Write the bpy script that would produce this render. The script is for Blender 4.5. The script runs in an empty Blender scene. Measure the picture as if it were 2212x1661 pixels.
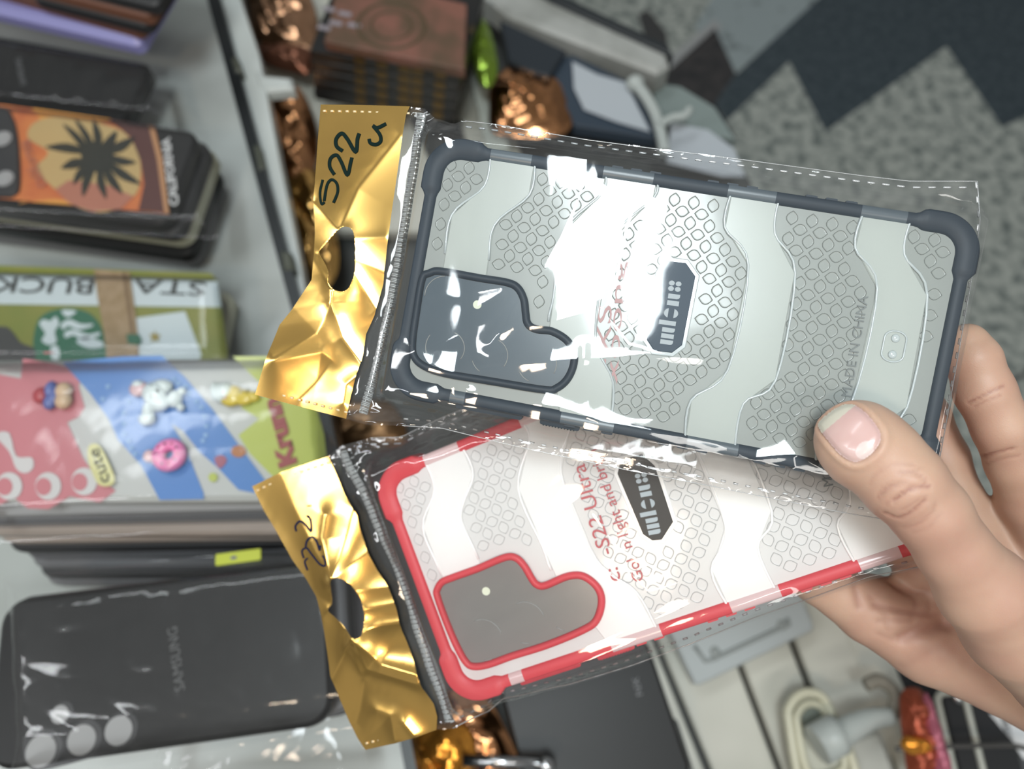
import bpy, bmesh, math, random
import numpy as np
from mathutils import Matrix, Vector
from mathutils.geometry import tessellate_polygon
random.seed(7)
SC = bpy.context.scene
COL = SC.collection

# ------------------------------------------------------------------ camera
FPX, CX, CY = 1598.0, 1106.0, 830.5
cam_d = bpy.data.cameras.new('camera')
cam = bpy.data.objects.new('camera', cam_d); COL.objects.link(cam)
cam_d.sensor_width = 36.0; cam_d.lens = 36.0*FPX/2212.0
cam_d.clip_start = .01; cam_d.clip_end = 50
MC = Matrix.Translation((0, 0, 1.5)) @ Matrix.Rotation(math.radians(20), 4, 'X')
cam.matrix_world = MC
cam_d.dof.use_dof = True; cam_d.dof.focus_distance = .222; cam_d.dof.aperture_fstop = 7.6
SC.camera = cam
CO = MC.translation.copy()

def ray(p):
    return MC.to_3x3() @ Vector(((p[0]-CX)/FPX, -(p[1]-CY)/FPX, -1))
def P(px, py, d):                       # point at depth d in front of the camera
    return CO + ray((px, py))*d
def H(p, z):                            # point of the horizontal plane at height z
    r = ray(p); return CO + r*((z-CO.z)/r.z)

# ------------------------------------------------------------------ world, light, exposure
SC.view_settings.view_transform = 'Standard'; SC.view_settings.look = 'None'
SC.view_settings.exposure = 0.0; SC.view_settings.gamma = 1; SC.view_settings.use_curve_mapping = False
w = bpy.data.worlds.new('world'); SC.world = w; w.use_nodes = True
nt = w.node_tree; nt.nodes.clear()
wo = nt.nodes.new('ShaderNodeOutputWorld'); wb = nt.nodes.new('ShaderNodeBackground')
tc = nt.nodes.new('ShaderNodeTexCoord'); nz = nt.nodes.new('ShaderNodeTexNoise'); rp = nt.nodes.new('ShaderNodeValToRGB')
nz.inputs['Scale'].default_value = 2.6; nz.inputs['Detail'].default_value = 2
rp.color_ramp.elements[0].position = .38; rp.color_ramp.elements[0].color = (.26, .27, .275, 1)
rp.color_ramp.elements[1].position = .66; rp.color_ramp.elements[1].color = (.72, .73, .71, 1)
nt.links.new(tc.outputs['Generated'], nz.inputs['Vector']); nt.links.new(nz.outputs['Fac'], rp.inputs['Fac'])
nt.links.new(rp.outputs['Color'], wb.inputs['Color']); wb.inputs['Strength'].default_value = .45
nt.links.new(wb.outputs['Background'], wo.inputs['Surface'])

def area(name, loc, target, sx, sy, power, col, roll=0):
    d = bpy.data.lights.new(name, 'AREA'); d.shape = 'RECTANGLE'; d.size = sx; d.size_y = sy; d.energy = power; d.color = col
    o = bpy.data.objects.new(name, d); COL.objects.link(o)
    q = (Vector(target)-Vector(loc)).to_track_quat('-Z', 'Y')
    o.matrix_world = Matrix.Translation(loc) @ q.to_matrix().to_4x4() @ Matrix.Rotation(roll, 4, 'Z')
    return o

# ------------------------------------------------------------------ poses of the two held cases (from their corners, fitted)
def rodr(r):
    r = np.array(r); t = np.linalg.norm(r); k = r/t
    K = np.array([[0, -k[2], k[1]], [k[2], 0, -k[0]], [-k[1], k[0], 0]])
    return np.eye(3)+math.sin(t)*K+(1-math.cos(t))*K@K
def pose(rv, tv, s):
    R = rodr(rv); A = Matrix.Identity(4)
    F = np.diag([1, -1, -1]) @ R @ np.diag([1, -1, -1])
    for i in range(3):
        for j in range(3): A[i][j] = F[i, j]*s
    A.translation = Vector((tv[0]*s, -tv[1]*s, -tv[2]*s))
    return MC @ A
G = pose([0.02602605, 0.11321718, 0.1823757], [-0.02518726, -0.07911179, 0.2391979], .955)
R_ = pose([-0.06001711, 0.23241814, -0.38716583], [-0.04816042, 0.03179711, 0.25957795], 1.05)

def mirror_dir(M, p):
    n = (M.to_3x3() @ Vector((0, 0, 1))).normalized(); d = ray(p).normalized()
    h = P(p[0], p[1], .22)
    return h, (d-2*d.dot(n)*n).normalized()
h1, r1 = mirror_dir(G, (1385, 505))
area('ceiling_tube_cool', h1+r1*1.25, h1, .28, .40, 12.5, (.88, .97, 1.0), .5)
h2, r2 = mirror_dir(R_, (1390, 1190))
area('warm_spot_lamp', h2+r2*1.1, h2, .12, .14, 2.2, (1.0, .80, .60), .2)
area('ceiling_panel_front', (-.7, .9, 2.7), (0, .1, 1.0), 1.2, .16, 7, (.92, .98, 1.0), 0)
area('ceiling_panel_back', (.6, -.9, 2.7), (.1, .2, 1.0), 1.2, .16, 7, (1.0, .97, .92), 0)
area('ceiling_tube_left', (-1.2, -.3, 2.3), (0, .1, 1.1), .9, .08, 6, (.95, .98, 1), 1.2)

# ------------------------------------------------------------------ materials
MATS = {}
def mat(name, col=(.5, .5, .5), rough=.5, metal=0, spec=.5, sss=0, coat=0, bump=None, var=None, alpha=1, emit=None):
    if name in MATS: return MATS[name]
    m = bpy.data.materials.new(name); m.use_nodes = True; t = m.node_tree; b = t.nodes['Principled BSDF']
    b.inputs['Base Color'].default_value = (*col, 1); b.inputs['Roughness'].default_value = rough
    b.inputs['Metallic'].default_value = metal; b.inputs['Specular IOR Level'].default_value = spec
    b.inputs['Coat Weight'].default_value = coat; b.inputs['Coat Roughness'].default_value = .06
    b.inputs['Alpha'].default_value = alpha
    if sss:
        b.inputs['Subsurface Weight'].default_value = sss; b.inputs['Subsurface Radius'].default_value = (.006, .0025, .0012)
        b.inputs['Subsurface Scale'].default_value = 1.0
    tcn = None
    if bump or var:
        tcn = t.nodes.new('ShaderNodeTexCoord')
    if var:                                     # (scale, colour2, lo, hi, detail)
        n = t.nodes.new('ShaderNodeTexNoise'); n.inputs['Scale'].default_value = var[0]; n.inputs['Detail'].default_value = var[4] if len(var) > 4 else 3
        r = t.nodes.new('ShaderNodeValToRGB'); r.color_ramp.elements[0].position = var[2]; r.color_ramp.elements[1].position = var[3]
        r.color_ramp.elements[0].color = (*var[1], 1); r.color_ramp.elements[1].color = (*col, 1)
        t.links.new(tcn.outputs['Object'], n.inputs['Vector']); t.links.new(n.outputs['Fac'], r.inputs['Fac']); t.links.new(r.outputs['Color'], b.inputs['Base Color'])
    if bump:                                    # (scale, strength, distance)
        n = t.nodes.new('ShaderNodeTexNoise'); n.inputs['Scale'].default_value = bump[0]; n.inputs['Detail'].default_value = 3
        bn = t.nodes.new('ShaderNodeBump'); bn.inputs['Strength'].default_value = bump[1]; bn.inputs['Distance'].default_value = bump[2]
        t.links.new(tcn.outputs['Object'], n.inputs['Vector']); t.links.new(n.outputs['Fac'], bn.inputs['Height']); t.links.new(bn.outputs['Normal'], b.inputs['Normal'])
    MATS[name] = m; return m
def film(name, rough=.03, tint=(1, 1, 1), blend=.14, haze=.03, hazecol=(.8, .8, .8), gain=1.0):
    if name in MATS: return MATS[name]
    m = bpy.data.materials.new(name); m.use_nodes = True; t = m.node_tree; t.nodes.clear()
    o = t.nodes.new('ShaderNodeOutputMaterial'); tr = t.nodes.new('ShaderNodeBsdfTransparent'); gl = t.nodes.new('ShaderNodeBsdfGlossy')
    df = t.nodes.new('ShaderNodeBsdfDiffuse'); fr = t.nodes.new('ShaderNodeFresnel'); m1 = t.nodes.new('ShaderNodeMixShader'); m2 = t.nodes.new('ShaderNodeMixShader')
    tr.inputs['Color'].default_value = (*tint, 1); gl.inputs['Roughness'].default_value = rough
    gl.inputs['Color'].default_value = (1, 1, 1, 1); df.inputs['Color'].default_value = (*hazecol, 1)
    fr.inputs['IOR'].default_value = 1.0+blend*5
    mu = t.nodes.new('ShaderNodeMath'); mu.operation = 'MULTIPLY'; mu.use_clamp = True; mu.inputs[1].default_value = gain
    t.links.new(fr.outputs['Fac'], mu.inputs[0])
    m1.inputs['Fac'].default_value = haze
    t.links.new(tr.outputs[0], m1.inputs[1]); t.links.new(df.outputs[0], m1.inputs[2])
    t.links.new(mu.outputs[0], m2.inputs['Fac']); t.links.new(m1.outputs[0], m2.inputs[1]); t.links.new(gl.outputs[0], m2.inputs[2])
    t.links.new(m2.outputs[0], o.inputs['Surface'])
    MATS[name] = m; return m

FILM = film('clear_film', .055, blend=.11, haze=.02)
FILM2 = film('shelf_film', .10, blend=.07, haze=.035, hazecol=(.35, .35, .35))
SEAM = film('seal_film', .12, blend=.14, haze=.38, hazecol=(.85, .87, .88))
ZIPM = mat('zip_plastic', (.42, .44, .44), .18, 0, .9, alpha=.85)
GOLD = mat('gold_foil', (.93, .58, .17), .20, 1.0)
COPPER = mat('copper_foil', (.62, .30, .14), .16, 1.0)
INK = mat('marker_ink', (.004, .014, .012), .8, 0, .1)
INKB = mat('blue_marker_ink', (.012, .014, .04), .8, 0, .1)
PLG = mat('grey_insert_panel', (.31, .335, .32), .30, 0, .4, coat=.3)
BANDG = mat('grey_smooth_band', (.45, .485, .46), .22, 0, .4, coat=.3)
LEAFG = mat('grey_scale_rib', (.24, .26, .25), .35)  # darker than the panel: outline shading of the cells put into the colour
PLR = mat('white_insert_panel', (.62, .61, .60), .30, 0, .4, coat=.3)
BANDR = mat('white_smooth_band', (.76, .75, .735), .22, 0, .4, coat=.3)
LEAFR = mat('white_scale_rib', (.44, .435, .43), .35)  # darkened likewise, cell outline shading painted into the rib tone
NAVY = mat('slate_bumper', (.020, .034, .050), .5, 0, .3)
NAVYT = mat('slate_bumper_pad', (.085, .11, .13), .3, 0, .5)
RED = mat('red_bumper', (.58, .050, .065), .45, 0, .35)
PINKT = mat('pink_clear_pad', (.62, .45, .45), .2, 0, .5)
LENSG = mat('slate_lens_cover', (.075, .105, .13), .22, 0, .6, coat=.5)
LENSR = mat('grey_lens_cover', (.20, .19, .18), .24, 0, .6, coat=.5)
ARC = mat('lens_ring_mark', (.30, .31, .30), .3)
PLATE = mat('navy_name_plate', (.02, .045, .075), .45, 0, .3)
PLATER = mat('black_name_plate', (.035, .030, .026), .45, 0, .3)
SILV = mat('silver_lettering', (.40, .45, .48), .5, 0)
CLEARG = mat('clear_frame_grey', (.50, .55, .56), .12, 0, .8)
CLEARR = mat('clear_frame_white', (.85, .84, .83), .12, 0, .8)

# ------------------------------------------------------------------ object helpers
def obj(name, me, m=None, parent=None, M=None, smooth=False):
    o = bpy.data.objects.new(name, me); COL.objects.link(o)
    if m is not None:
        for q in (m if isinstance(m, (list, tuple)) else [m]): me.materials.append(q)
    if parent is not None: o.parent = parent
    elif M is not None: o.matrix_world = M
    if smooth:
        for f in me.polygons: f.use_smooth = True
    return o
def tag(o, label, cat, group=None):
    o['label'] = label; o['category'] = cat
    if group: o['group'] = group
    return o
def thing(name, label, cat, M, group=None):
    o = bpy.data.objects.new(name, None); COL.objects.link(o); o.matrix_world = M; o.empty_display_size = .02
    return tag(o, label, cat, group)
def struct(o):
    o['kind'] = 'structure'; return o
def bm_new(): return bmesh.new()
def fin(bm, name='m'):
    bmesh.ops.recalc_face_normals(bm, faces=bm.faces)
    me = bpy.data.meshes.new(name); bm.to_mesh(me); bm.free(); return me

def loc(M, p, h=0.0):                  # pixel -> local point of the plane z=h of frame M
    I = M.inverted(); o = I @ CO; d = I.to_3x3() @ ray(p)
    return o + d*((h-o.z)/d.z)
def l2(M, pts, h=0.0): return [tuple(loc(M, p, h).xy) for p in pts]

def smooth_pts(pts, n=6, closed=True):
    P_ = [np.array(p, float) for p in pts]; out = []; N = len(P_)
    rng = range(N) if closed else range(N-1)
    for i in rng:
        if closed: a, b, c, d = P_[i-1], P_[i], P_[(i+1) % N], P_[(i+2) % N]
        else: a, b, c, d = P_[max(i-1, 0)], P_[i], P_[i+1], P_[min(i+2, N-1)]
        for k in range(n):
            t = k/n
            out.append(tuple(.5*((2*b)+(-a+c)*t+(2*a-5*b+4*c-d)*t*t+(-a+3*b-3*c+d)*t**3)))
    if not closed: out.append(tuple(P_[-1]))
    return out
def prism(bm, pts, z0, z1, mi=0, bev=0.0):
    a = sum(pts[i-1][0]*pts[i][1]-pts[i][0]*pts[i-1][1] for i in range(len(pts)))
    if a < 0: pts = pts[::-1]
    n = len(pts)
    rings = [[bm.verts.new((x, y, z0)) for x, y in pts]]
    if bev > 0:
        rings.append([bm.verts.new((x, y, z1-bev)) for x, y in pts])
        c = inset(pts, bev); rings.append([bm.verts.new((x, y, z1)) for x, y in c])
    else: rings.append([bm.verts.new((x, y, z1)) for x, y in pts])
    for r0, r1 in zip(rings, rings[1:]):
        for i in range(n):
            f = bm.faces.new((r0[i], r0[(i+1) % n], r1[(i+1) % n], r1[i])); f.material_index = mi
    for ring, fl in ((rings[-1], False), (rings[0], True)):
        tr = tessellate_polygon([[v.co for v in ring]])
        for t in tr:
            q = [ring[i] for i in t]
            try: f = bm.faces.new(q); f.material_index = mi
            except ValueError: pass
def inset(pts, d):
    n = len(pts); out = []
    for i in range(n):
        a = Vector(pts[i-1]); b = Vector(pts[i]); c = Vector(pts[(i+1) % n])
        e1 = (b-a); e2 = (c-b)
        if e1.length < 1e-9 or e2.length < 1e-9: out.append(tuple(b)); continue
        e1.normalize(); e2.normalize()
        nrm = Vector((-(e1.y+e2.y), e1.x+e2.x))
        if nrm.length < 1e-6: out.append(tuple(b)); continue
        nrm.normalize(); k = max(.5, nrm.dot(Vector((-e1.y, e1.x))))
        out.append(tuple(b+nrm*(d/k)))
    return out
def rrect(x0, y0, x1, y1, r, n=7):
    out = []
    for cx, cy, a0 in ((x1-r, y1-r, 0), (x0+r, y1-r, 90), (x0+r, y0+r, 180), (x1-r, y0+r, 270)):
        for k in range(n+1):
            a = math.radians(a0+90*k/n); out.append((cx+r*math.cos(a), cy+r*math.sin(a)))
    return out
def disc(cx, cy, r, n=24, ry=None):
    ry = ry or r
    return [(cx+r*math.cos(2*math.pi*k/n), cy+ry*math.sin(2*math.pi*k/n)) for k in range(n)]
def tube(bm, pts, r, closed=False, seg=8, mi=0, flat=1.0):
    pts = [Vector(p) for p in pts]; n = len(pts); rings = []
    up = Vector((0, 0, 1))
    for i, p in enumerate(pts):
        a = pts[i-1] if (i > 0 or closed) else p; b = pts[(i+1) % n] if (i < n-1 or closed) else p
        t = (b-a); t = t.normalized() if t.length > 1e-9 else Vector((1, 0, 0))
        s = t.cross(up)
        if s.length < 1e-3: s = t.cross(Vector((0, 1, 0)))
        s.normalize(); u = s.cross(t); rr = r[i] if isinstance(r, (list, tuple)) else r
        rings.append([bm.verts.new(p+s*(rr*math.cos(2*math.pi*k/seg))+u*(rr*flat*math.sin(2*math.pi*k/seg))) for k in range(seg)])
    m = n if closed else n-1
    for i in range(m):
        A, B = rings[i], rings[(i+1) % n]
        for k in range(seg):
            f = bm.faces.new((A[k], A[(k+1) % seg], B[(k+1) % seg], B[k])); f.material_index = mi; f.smooth = True
    if not closed:
        for rg in (rings[0], rings[-1]):
            f = bm.faces.new(rg); f.material_index = mi
def box(bm, x0, y0, z0, x1, y1, z1, mi=0):
    prism(bm, [(x0, y0), (x1, y0), (x1, y1), (x0, y1)], z0, z1, mi)
def ball(bm, c, rx, ry, rz, mi=0, seg=16):
    v = [[bm.verts.new((c[0]+rx*math.sin(math.pi*i/8)*math.cos(2*math.pi*k/seg), c[1]+ry*math.sin(math.pi*i/8)*math.sin(2*math.pi*k/seg), c[2]+rz*math.cos(math.pi*i/8))) for k in range(seg)] for i in range(1, 8)]
    t = bm.verts.new((c[0], c[1], c[2]+rz)); b = bm.verts.new((c[0], c[1], c[2]-rz))
    for i in range(6):
        for k in range(seg):
            f = bm.faces.new((v[i][k], v[i][(k+1) % seg], v[i+1][(k+1) % seg], v[i+1][k])); f.material_index = mi; f.smooth = True
    for k in range(seg):
        f = bm.faces.new((t, v[0][(k+1) % seg], v[0][k])); f.material_index = mi; f.smooth = True
        f = bm.faces.new((b, v[6][k], v[6][(k+1) % seg])); f.material_index = mi; f.smooth = True
def text(name, s, M, p0, p1, size, m, parent, z=.0005, depth=.0001, bold=0.0, hstretch=1.0):
    # lettering whose baseline runs from pixel p0 to pixel p1 on the plane z of frame M
    a = loc(M, p0, z).xy; b = loc(M, p1, z).xy; d = b-a
    c = bpy.data.curves.new(name, 'FONT'); c.body = s; c.size = size/.7; c.extrude = depth; c.offset = bold; c.resolution_u = 3
    o = bpy.data.objects.new('t', c); COL.objects.link(o); bpy.context.view_layer.update()
    me = bpy.data.meshes.new_from_object(o.evaluated_get(bpy.context.evaluated_depsgraph_get())); bpy.data.objects.remove(o); bpy.data.curves.remove(c)
    xs = [v.co.x for v in me.vertices]; x0, x1 = min(xs), max(xs); k = d.length/(x1-x0)
    ang = math.atan2(d.y, d.x); ca, sa = math.cos(ang), math.sin(ang)
    for v in me.vertices:
        X = (v.co.x-x0)*k; Y = v.co.y
        v.co = (a.x+X*ca-Y*sa, a.y+X*sa+Y*ca, z+v.co.z)
    return obj(name, me, m, parent)

def frameH(p0, p1, z):
    a = H(p0, z); b = H(p1, z); x = (b-a).normalized(); zz = Vector((0, 0, 1)); y = zz.cross(x)
    M = Matrix.Identity(4)
    for i in range(3): M[i][0] = x[i]; M[i][1] = y[i]; M[i][2] = zz[i]; M[i][3] = a[i]
    return M, (b-a).length

# crumple noise: folded |sin| waves, and ridges along given creases
def crumple(X, Y, seed, k0, n=5):
    rs = np.random.RandomState(seed); h = np.zeros_like(X); tot = 0
    wx = .6/k0*np.sin(k0*.7*X+rs.rand()*6+1.3*np.sin(k0*.5*Y)); wy = .6/k0*np.sin(k0*.6*Y+rs.rand()*6+1.1*np.sin(k0*.4*X))
    for i in range(n):
        a = rs.rand()*math.pi; k = k0*(1.0+1.1*i*rs.rand()+.3*i); am = 1/(1+.8*i)
        h += am*np.sqrt(np.sin(k*((X+wx)*math.cos(a)+(Y+wy)*math.sin(a))+rs.rand()*6)**2+.02); tot += am
    return h/tot
def segdist(X, Y, poly):
    D = np.full(X.shape, 1e9)
    for (ax, ay), (bx, by) in zip(poly, poly[1:]):
        dx, dy = bx-ax, by-ay; L = dx*dx+dy*dy+1e-18
        t = np.clip(((X-ax)*dx+(Y-ay)*dy)/L, 0, 1)
        D = np.minimum(D, np.hypot(X-ax-t*dx, Y-ay-t*dy))
    return D
def resamp(pts, n):
    p = np.array(pts, float); s = np.r_[0, np.cumsum(np.hypot(*np.diff(p, axis=0).T))]; t = np.linspace(0, s[-1], n)
    return np.stack([np.interp(t, s, p[:, 0]), np.interp(t, s, p[:, 1])], 1)
def coons(top, bot, left, right, nu, nv):
    T, B, L, Rr = resamp(top, nu), resamp(bot, nu), resamp(left, nv), resamp(right, nv)
    u = np.linspace(0, 1, nu)[None, :, None]; v = np.linspace(0, 1, nv)[:, None, None]
    S = (1-v)*T[None]+v*B[None]+(1-u)*L[:, None]+u*Rr[:, None]
    S -= (1-u)*(1-v)*T[0]+u*(1-v)*T[-1]+(1-u)*v*B[0]+u*v*B[-1]
    return S[..., 0], S[..., 1]
def inpoly(X, Y, poly):
    c = np.zeros(X.shape, bool); n = len(poly)
    for i in range(n):
        (ax, ay), (bx, by) = poly[i-1], poly[i]
        q = ((ay > Y) != (by > Y)) & (X < (bx-ax)*(Y-ay)/(by-ay+1e-30)+ax); c ^= q
    return c
def gridmesh(X, Y, Z, mask=None, name='sheet'):
    nv, nu = X.shape; co = np.stack([X, Y, Z], -1).reshape(-1, 3)
    i = np.arange(nv*nu).reshape(nv, nu); F = np.stack([i[:-1, :-1], i[1:, :-1], i[1:, 1:], i[:-1, 1:]], -1).reshape(-1, 4)
    if mask is not None:
        k = mask.reshape(-1)[F].all(1); F = F[~k]
        used = np.unique(F); remap = -np.ones(nv*nu, int); remap[used] = np.arange(len(used)); co = co[used]; F = remap[F]
    me = bpy.data.meshes.new(name); me.from_pydata(co.tolist(), [], F.tolist())
    me.polygons.foreach_set('use_smooth', [True]*len(me.polygons)); me.update(); return me

# ================================================================== THE HELD PHONE CASES
L_, W_ = .1685, .0825
BANDS_PX = [   # (left boundary, right boundary), measured on the grey case
 ([(1061, 323), (1047, 402), (976, 465), (957, 579), (915, 800)], [(1156, 348), (1144, 421), (1068, 487), (1052, 592), (1010, 820)]),
 ([(1308, 370), (1301, 418), (1218, 500), (1196, 640), (1185, 716), (1210, 905)], [(1419, 392), (1412, 428), (1322, 520), (1286, 725), (1324, 825), (1318, 925)]),
 ([(1580, 414), (1565, 491), (1616, 573), (1572, 799), (1492, 865), (1479, 955)], [(1683, 425), (1673, 505), (1717, 590), (1675, 821), (1605, 872), (1585, 978)]),
 ([(1866, 454), (1846, 535), (1894, 623), (1840, 865), (1775, 915), (1760, 1010)], [(1967, 472), (1952, 550), (2002, 638), (1958, 880), (1890, 930), (1872, 1035)])]
BANDS = [(l2(G, a), l2(G, b)) for a, b in BANDS_PX]

def leafpts(cx, cy, s, kind):
    pts = [(s*1.12, 0), (s*.80, s*.42), (s*.42, s*.78), (0, s*.90), (-s*.42, s*.78), (-s*.80, s*.42),
           (-s*1.12, 0), (-s*.80, -s*.42), (-s*.42, -s*.78), (0, -s*.90), (s*.42, -s*.78), (s*.80, -s*.42)]
    if kind: pts = [(y, x) for x, y in pts]
    return [(cx+x, cy+y) for x, y in pts]

def phone_case(M, label, ringpx, platepx, mp, mb, ml, mbump, mpad, mlens, mplate, mclear, lenspx):
    T = thing('phone_case', label, 'phone case', M)
    # back plate with the embossed scale pattern
    bm = bm_new(); prism(bm, rrect(.0015, -W_+.0015, L_-.0015, -.0015, .009), -.0012, 0, 0)
    ring = smooth_pts(l2(M, ringpx, .0012), 5)
    plate = l2(M, platepx, .0006)
    pc = (sum(p[0] for p in plate)/len(plate), sum(p[1] for p in plate)/len(plate))
    a_, b_ = .0030, .0032; s = .00205
    cells = []
    for i in range(-2, 60):
        for j in range(-2, 30):
            cx = .004+i*a_; cy = -.004-j*b_
            if (i+j) % 2: continue
            cells.append((cx, cy, (i//1) % 2))
    cx = np.array([c[0] for c in cells]); cy = np.array([c[1] for c in cells])
    ok = (cx > .0055) & (cx < L_-.0055) & (cy < -.0055) & (cy > -W_+.0055)
    for lb, rb in BANDS:
        poly = lb+rb[::-1]; ok &= ~inpoly(cx, cy, poly)
        ok &= (segdist(cx, cy, lb) > .0017) & (segdist(cx, cy, rb) > .0017)
    ok &= ~inpoly(cx, cy, ring) & (segdist(cx, cy, ring+[ring[0]]) > .0032)
    ok &= (np.hypot((cx-pc[0])/.0085, (cy-pc[1])/.0165) > 1)
    for (x, y, k), o in zip(cells, ok):
        if not o: continue
        lp = leafpts(x, y, s, k); n = len(lp); cc = (x, y)
        inn = [(x+(q[0]-x)*.90, y+(q[1]-y)*.90) for q in lp]
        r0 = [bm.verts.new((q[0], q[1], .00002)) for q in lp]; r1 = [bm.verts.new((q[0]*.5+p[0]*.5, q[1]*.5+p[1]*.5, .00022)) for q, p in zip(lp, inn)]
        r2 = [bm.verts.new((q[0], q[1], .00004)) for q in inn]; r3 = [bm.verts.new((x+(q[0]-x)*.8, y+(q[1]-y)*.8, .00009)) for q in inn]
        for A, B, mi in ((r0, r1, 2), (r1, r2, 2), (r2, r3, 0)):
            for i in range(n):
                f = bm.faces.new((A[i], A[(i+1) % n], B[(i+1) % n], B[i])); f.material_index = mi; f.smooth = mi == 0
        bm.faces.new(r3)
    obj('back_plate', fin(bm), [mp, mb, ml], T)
    for lb, rb in BANDS:
        bm = bm_new(); poly = lb+rb[::-1]
        prism(bm, poly, -.0002, .00045, 0, .0003)
        o = obj('smooth_band', fin(bm), mb, T)
        for side in (lb, rb):
            sp = np.array(smooth_pts(side, 5, False)); dead = inpoly(sp[:, 0], sp[:, 1], ring) | (segdist(sp[:, 0], sp[:, 1], ring+[ring[0]]) < .0012)
            run = []
            for q, dd in list(zip(sp, dead))+[(None, True)]:
                if not dd: run.append((q[0], q[1], .00030)); continue
                if len(run) > 3:
                    bm = bm_new(); tube(bm, run, .00042, seg=8); obj('raised_rib', fin(bm), mclear, o, smooth=True)
                run = []
    # bumper frame with corner guards
    bm = bm_new()
    outer = rrect(0, -W_, L_, 0, .0105, 10)
    dense = [tuple(p) for p in resamp(outer+[outer[0]], 400)[:-1]]
    def off(x, y):
        e = 0
        for qx, qy in ((0, 0), (L_, 0), (0, -W_), (L_, -W_)):
            d = max(abs(x-qx), abs(y-qy)); e = max(e, min(1, max(0, (.0175-d)/.002)))
        return e*.0016
    rings = []
    prof = [(.0040, .0002), (.0034, .0009), (.0008, .0010), (.0002, .0006), (0, -.0002), (0, -.0095), (.0008, -.0106), (.0040, -.0108), (.0044, -.0008)]
    c0 = Vector((L_/2, -W_/2))
    nrm = []
    for i, p in enumerate(dense):
        a = Vector(dense[i-1]); b = Vector(dense[(i+1) % len(dense)]); t = (b-a).normalized(); nrm.append((t.y, -t.x))
    for i, p in enumerate(dense):
        e = off(*p); row = []
        for (ins, z) in prof:
            k = e-ins if ins < .0018 else -ins-e*.6
            row.append(bm.verts.new((p[0]+nrm[i][0]*k, p[1]+nrm[i][1]*k, z+(e*.35 if ins < .0025 else 0))))
        rings.append(row)
    n = len(rings); m = len(prof)
    for i in range(n):
        x, y = dense[i]; mi = 0
        for lb, rb in BANDS:                      # pale pads where the smooth bands cross the rim
            for e in (0, -1):
                if abs(y-(lb[e][1])) < .009 and min(lb[e][0], rb[e][0]) < x < max(lb[e][0], rb[e][0]) and .02 < x < L_-.02: mi = 1
        for k in range(m):
            f = bm.faces.new((rings[i][k], rings[(i+1) % n][k], rings[(i+1) % n][(k+1) % m], rings[i][(k+1) % m])); f.smooth = True; f.material_index = mi
    obj('bumper', fin(bm), [mbump, mpad], T)
    for y in (0, -W_):                            # little grip notches along the long sides
        for gx in (.058, .064, .070, .088, .094, .100, .118, .124, .130):
            bm = bm_new(); s_ = 1 if y == 0 else -1
            prism(bm, rrect(gx, min(y, y+s_*.0006)-.0002, gx+.0035, max(y, y+s_*.0006)+.0002, .0003, 2), -.008, -.001)
            obj('grip_ridge', fin(bm), mbump, T)
    for x0, x1 in ((.022, .044), (.050, .063)):   # side buttons
        bm = bm_new(); prism(bm, rrect(x0, -W_-.0017, x1, -W_+.0005, .0007, 3), -.0085, -.0025, 0)
        b = obj('side_button', fin(bm), mbump, T)
        if x0 > .045:
            bm = bm_new()
            for k in range(11): box(bm, x0+.001+k*.001, -W_-.0020, -.0078, x0+.0015+k*.001, -W_-.0015, -.003)
            obj('button_ribs', fin(bm), mbump, b)
    # camera surround and lens cover
    bm = bm_new(); prism(bm, ring, -.0002, .0008, 0, .0005)
    obj('lens_cover', fin(bm), mlens, T)
    bm = bm_new(); c = ring; tube(bm, [(x, y, .0009) for x, y in inset(c if sum(c[i-1][0]*c[i][1]-c[i][0]*c[i-1][1] for i in range(len(c))) > 0 else c[::-1], .0010)], .00125, True, 12)
    obj('camera_surround', fin(bm), mbump, T, smooth=True)
    for (p, r, a0, a1) in lenspx:
        q = loc(M, p, .0009); bm = bm_new()
        tube(bm, [(q.x+r*math.cos(math.radians(a)), q.y+r*math.sin(math.radians(a)), .00085) for a in range(a0, a1, 8)], .00016, seg=6)
        obj('lens_mark', fin(bm), ARC, T)
    # name plate
    cp = plate; bm = bm_new(); ccw = cp if sum(cp[i-1][0]*cp[i][1]-cp[i][0]*cp[i-1][1] for i in range(len(cp))) > 0 else cp[::-1]
    prism(bm, inset(ccw, -.0017), 0, .0005, 0, .0003); fr = obj('plate_surround', fin(bm), mclear, T)
    bm = bm_new(); prism(bm, inset(ccw, -.0004), .0003, .0010, 0, .0002); npl = obj('name_plate', fin(bm), mplate, T)
    bm = bm_new()      # lettering: drawn in plate coordinates, u along the reading direction (image upward), v towards image left = up
    u_ = Vector(cp[0])-Vector(cp[3]); Lp = u_.length; u_.normalize(); v_ = Vector((-u_.y, u_.x))
    cen = Vector(pc)
    def Q(u, v): q = cen+u_*u+v_*(v*1.3); return (q.x, q.y)
    def glyph(pts): prism(bm, [Q(u, v) for u, v in pts], .0009, .00115)
    def bar(u0, v0, u1, v1, rnd=True):
        r = (u1-u0)*.45
        if rnd: glyph([(u0, v1), (u0, v0+r), (u0+r*.3, v0+r*.3), (u0+r, v0), (u1, v0), (u1, v1)])
        else: glyph([(u0, v1), (u0, v0), (u1, v0), (u1, v1)])
    k = .001*(26/26.)
    bar(-.0115, -.0018, -.0101, .0012); bar(-.0096, -.0018, -.0082, .0012, False); bar(-.0077, -.0018, -.0063, .0012)
    bar(-.0055, -.0018, -.0041, .0022, False)
    for sgn in (1, -1):
        arc = [(-.0017+.00155*math.cos(a), -.0003+.00155*math.sin(a)) for a in [math.radians(60*0+(20 if sgn > 0 else 200)+t*140/8) for t in range(9)]]
        glyph([(p[0], p[1]+sgn*.00015) for p in arc])
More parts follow.
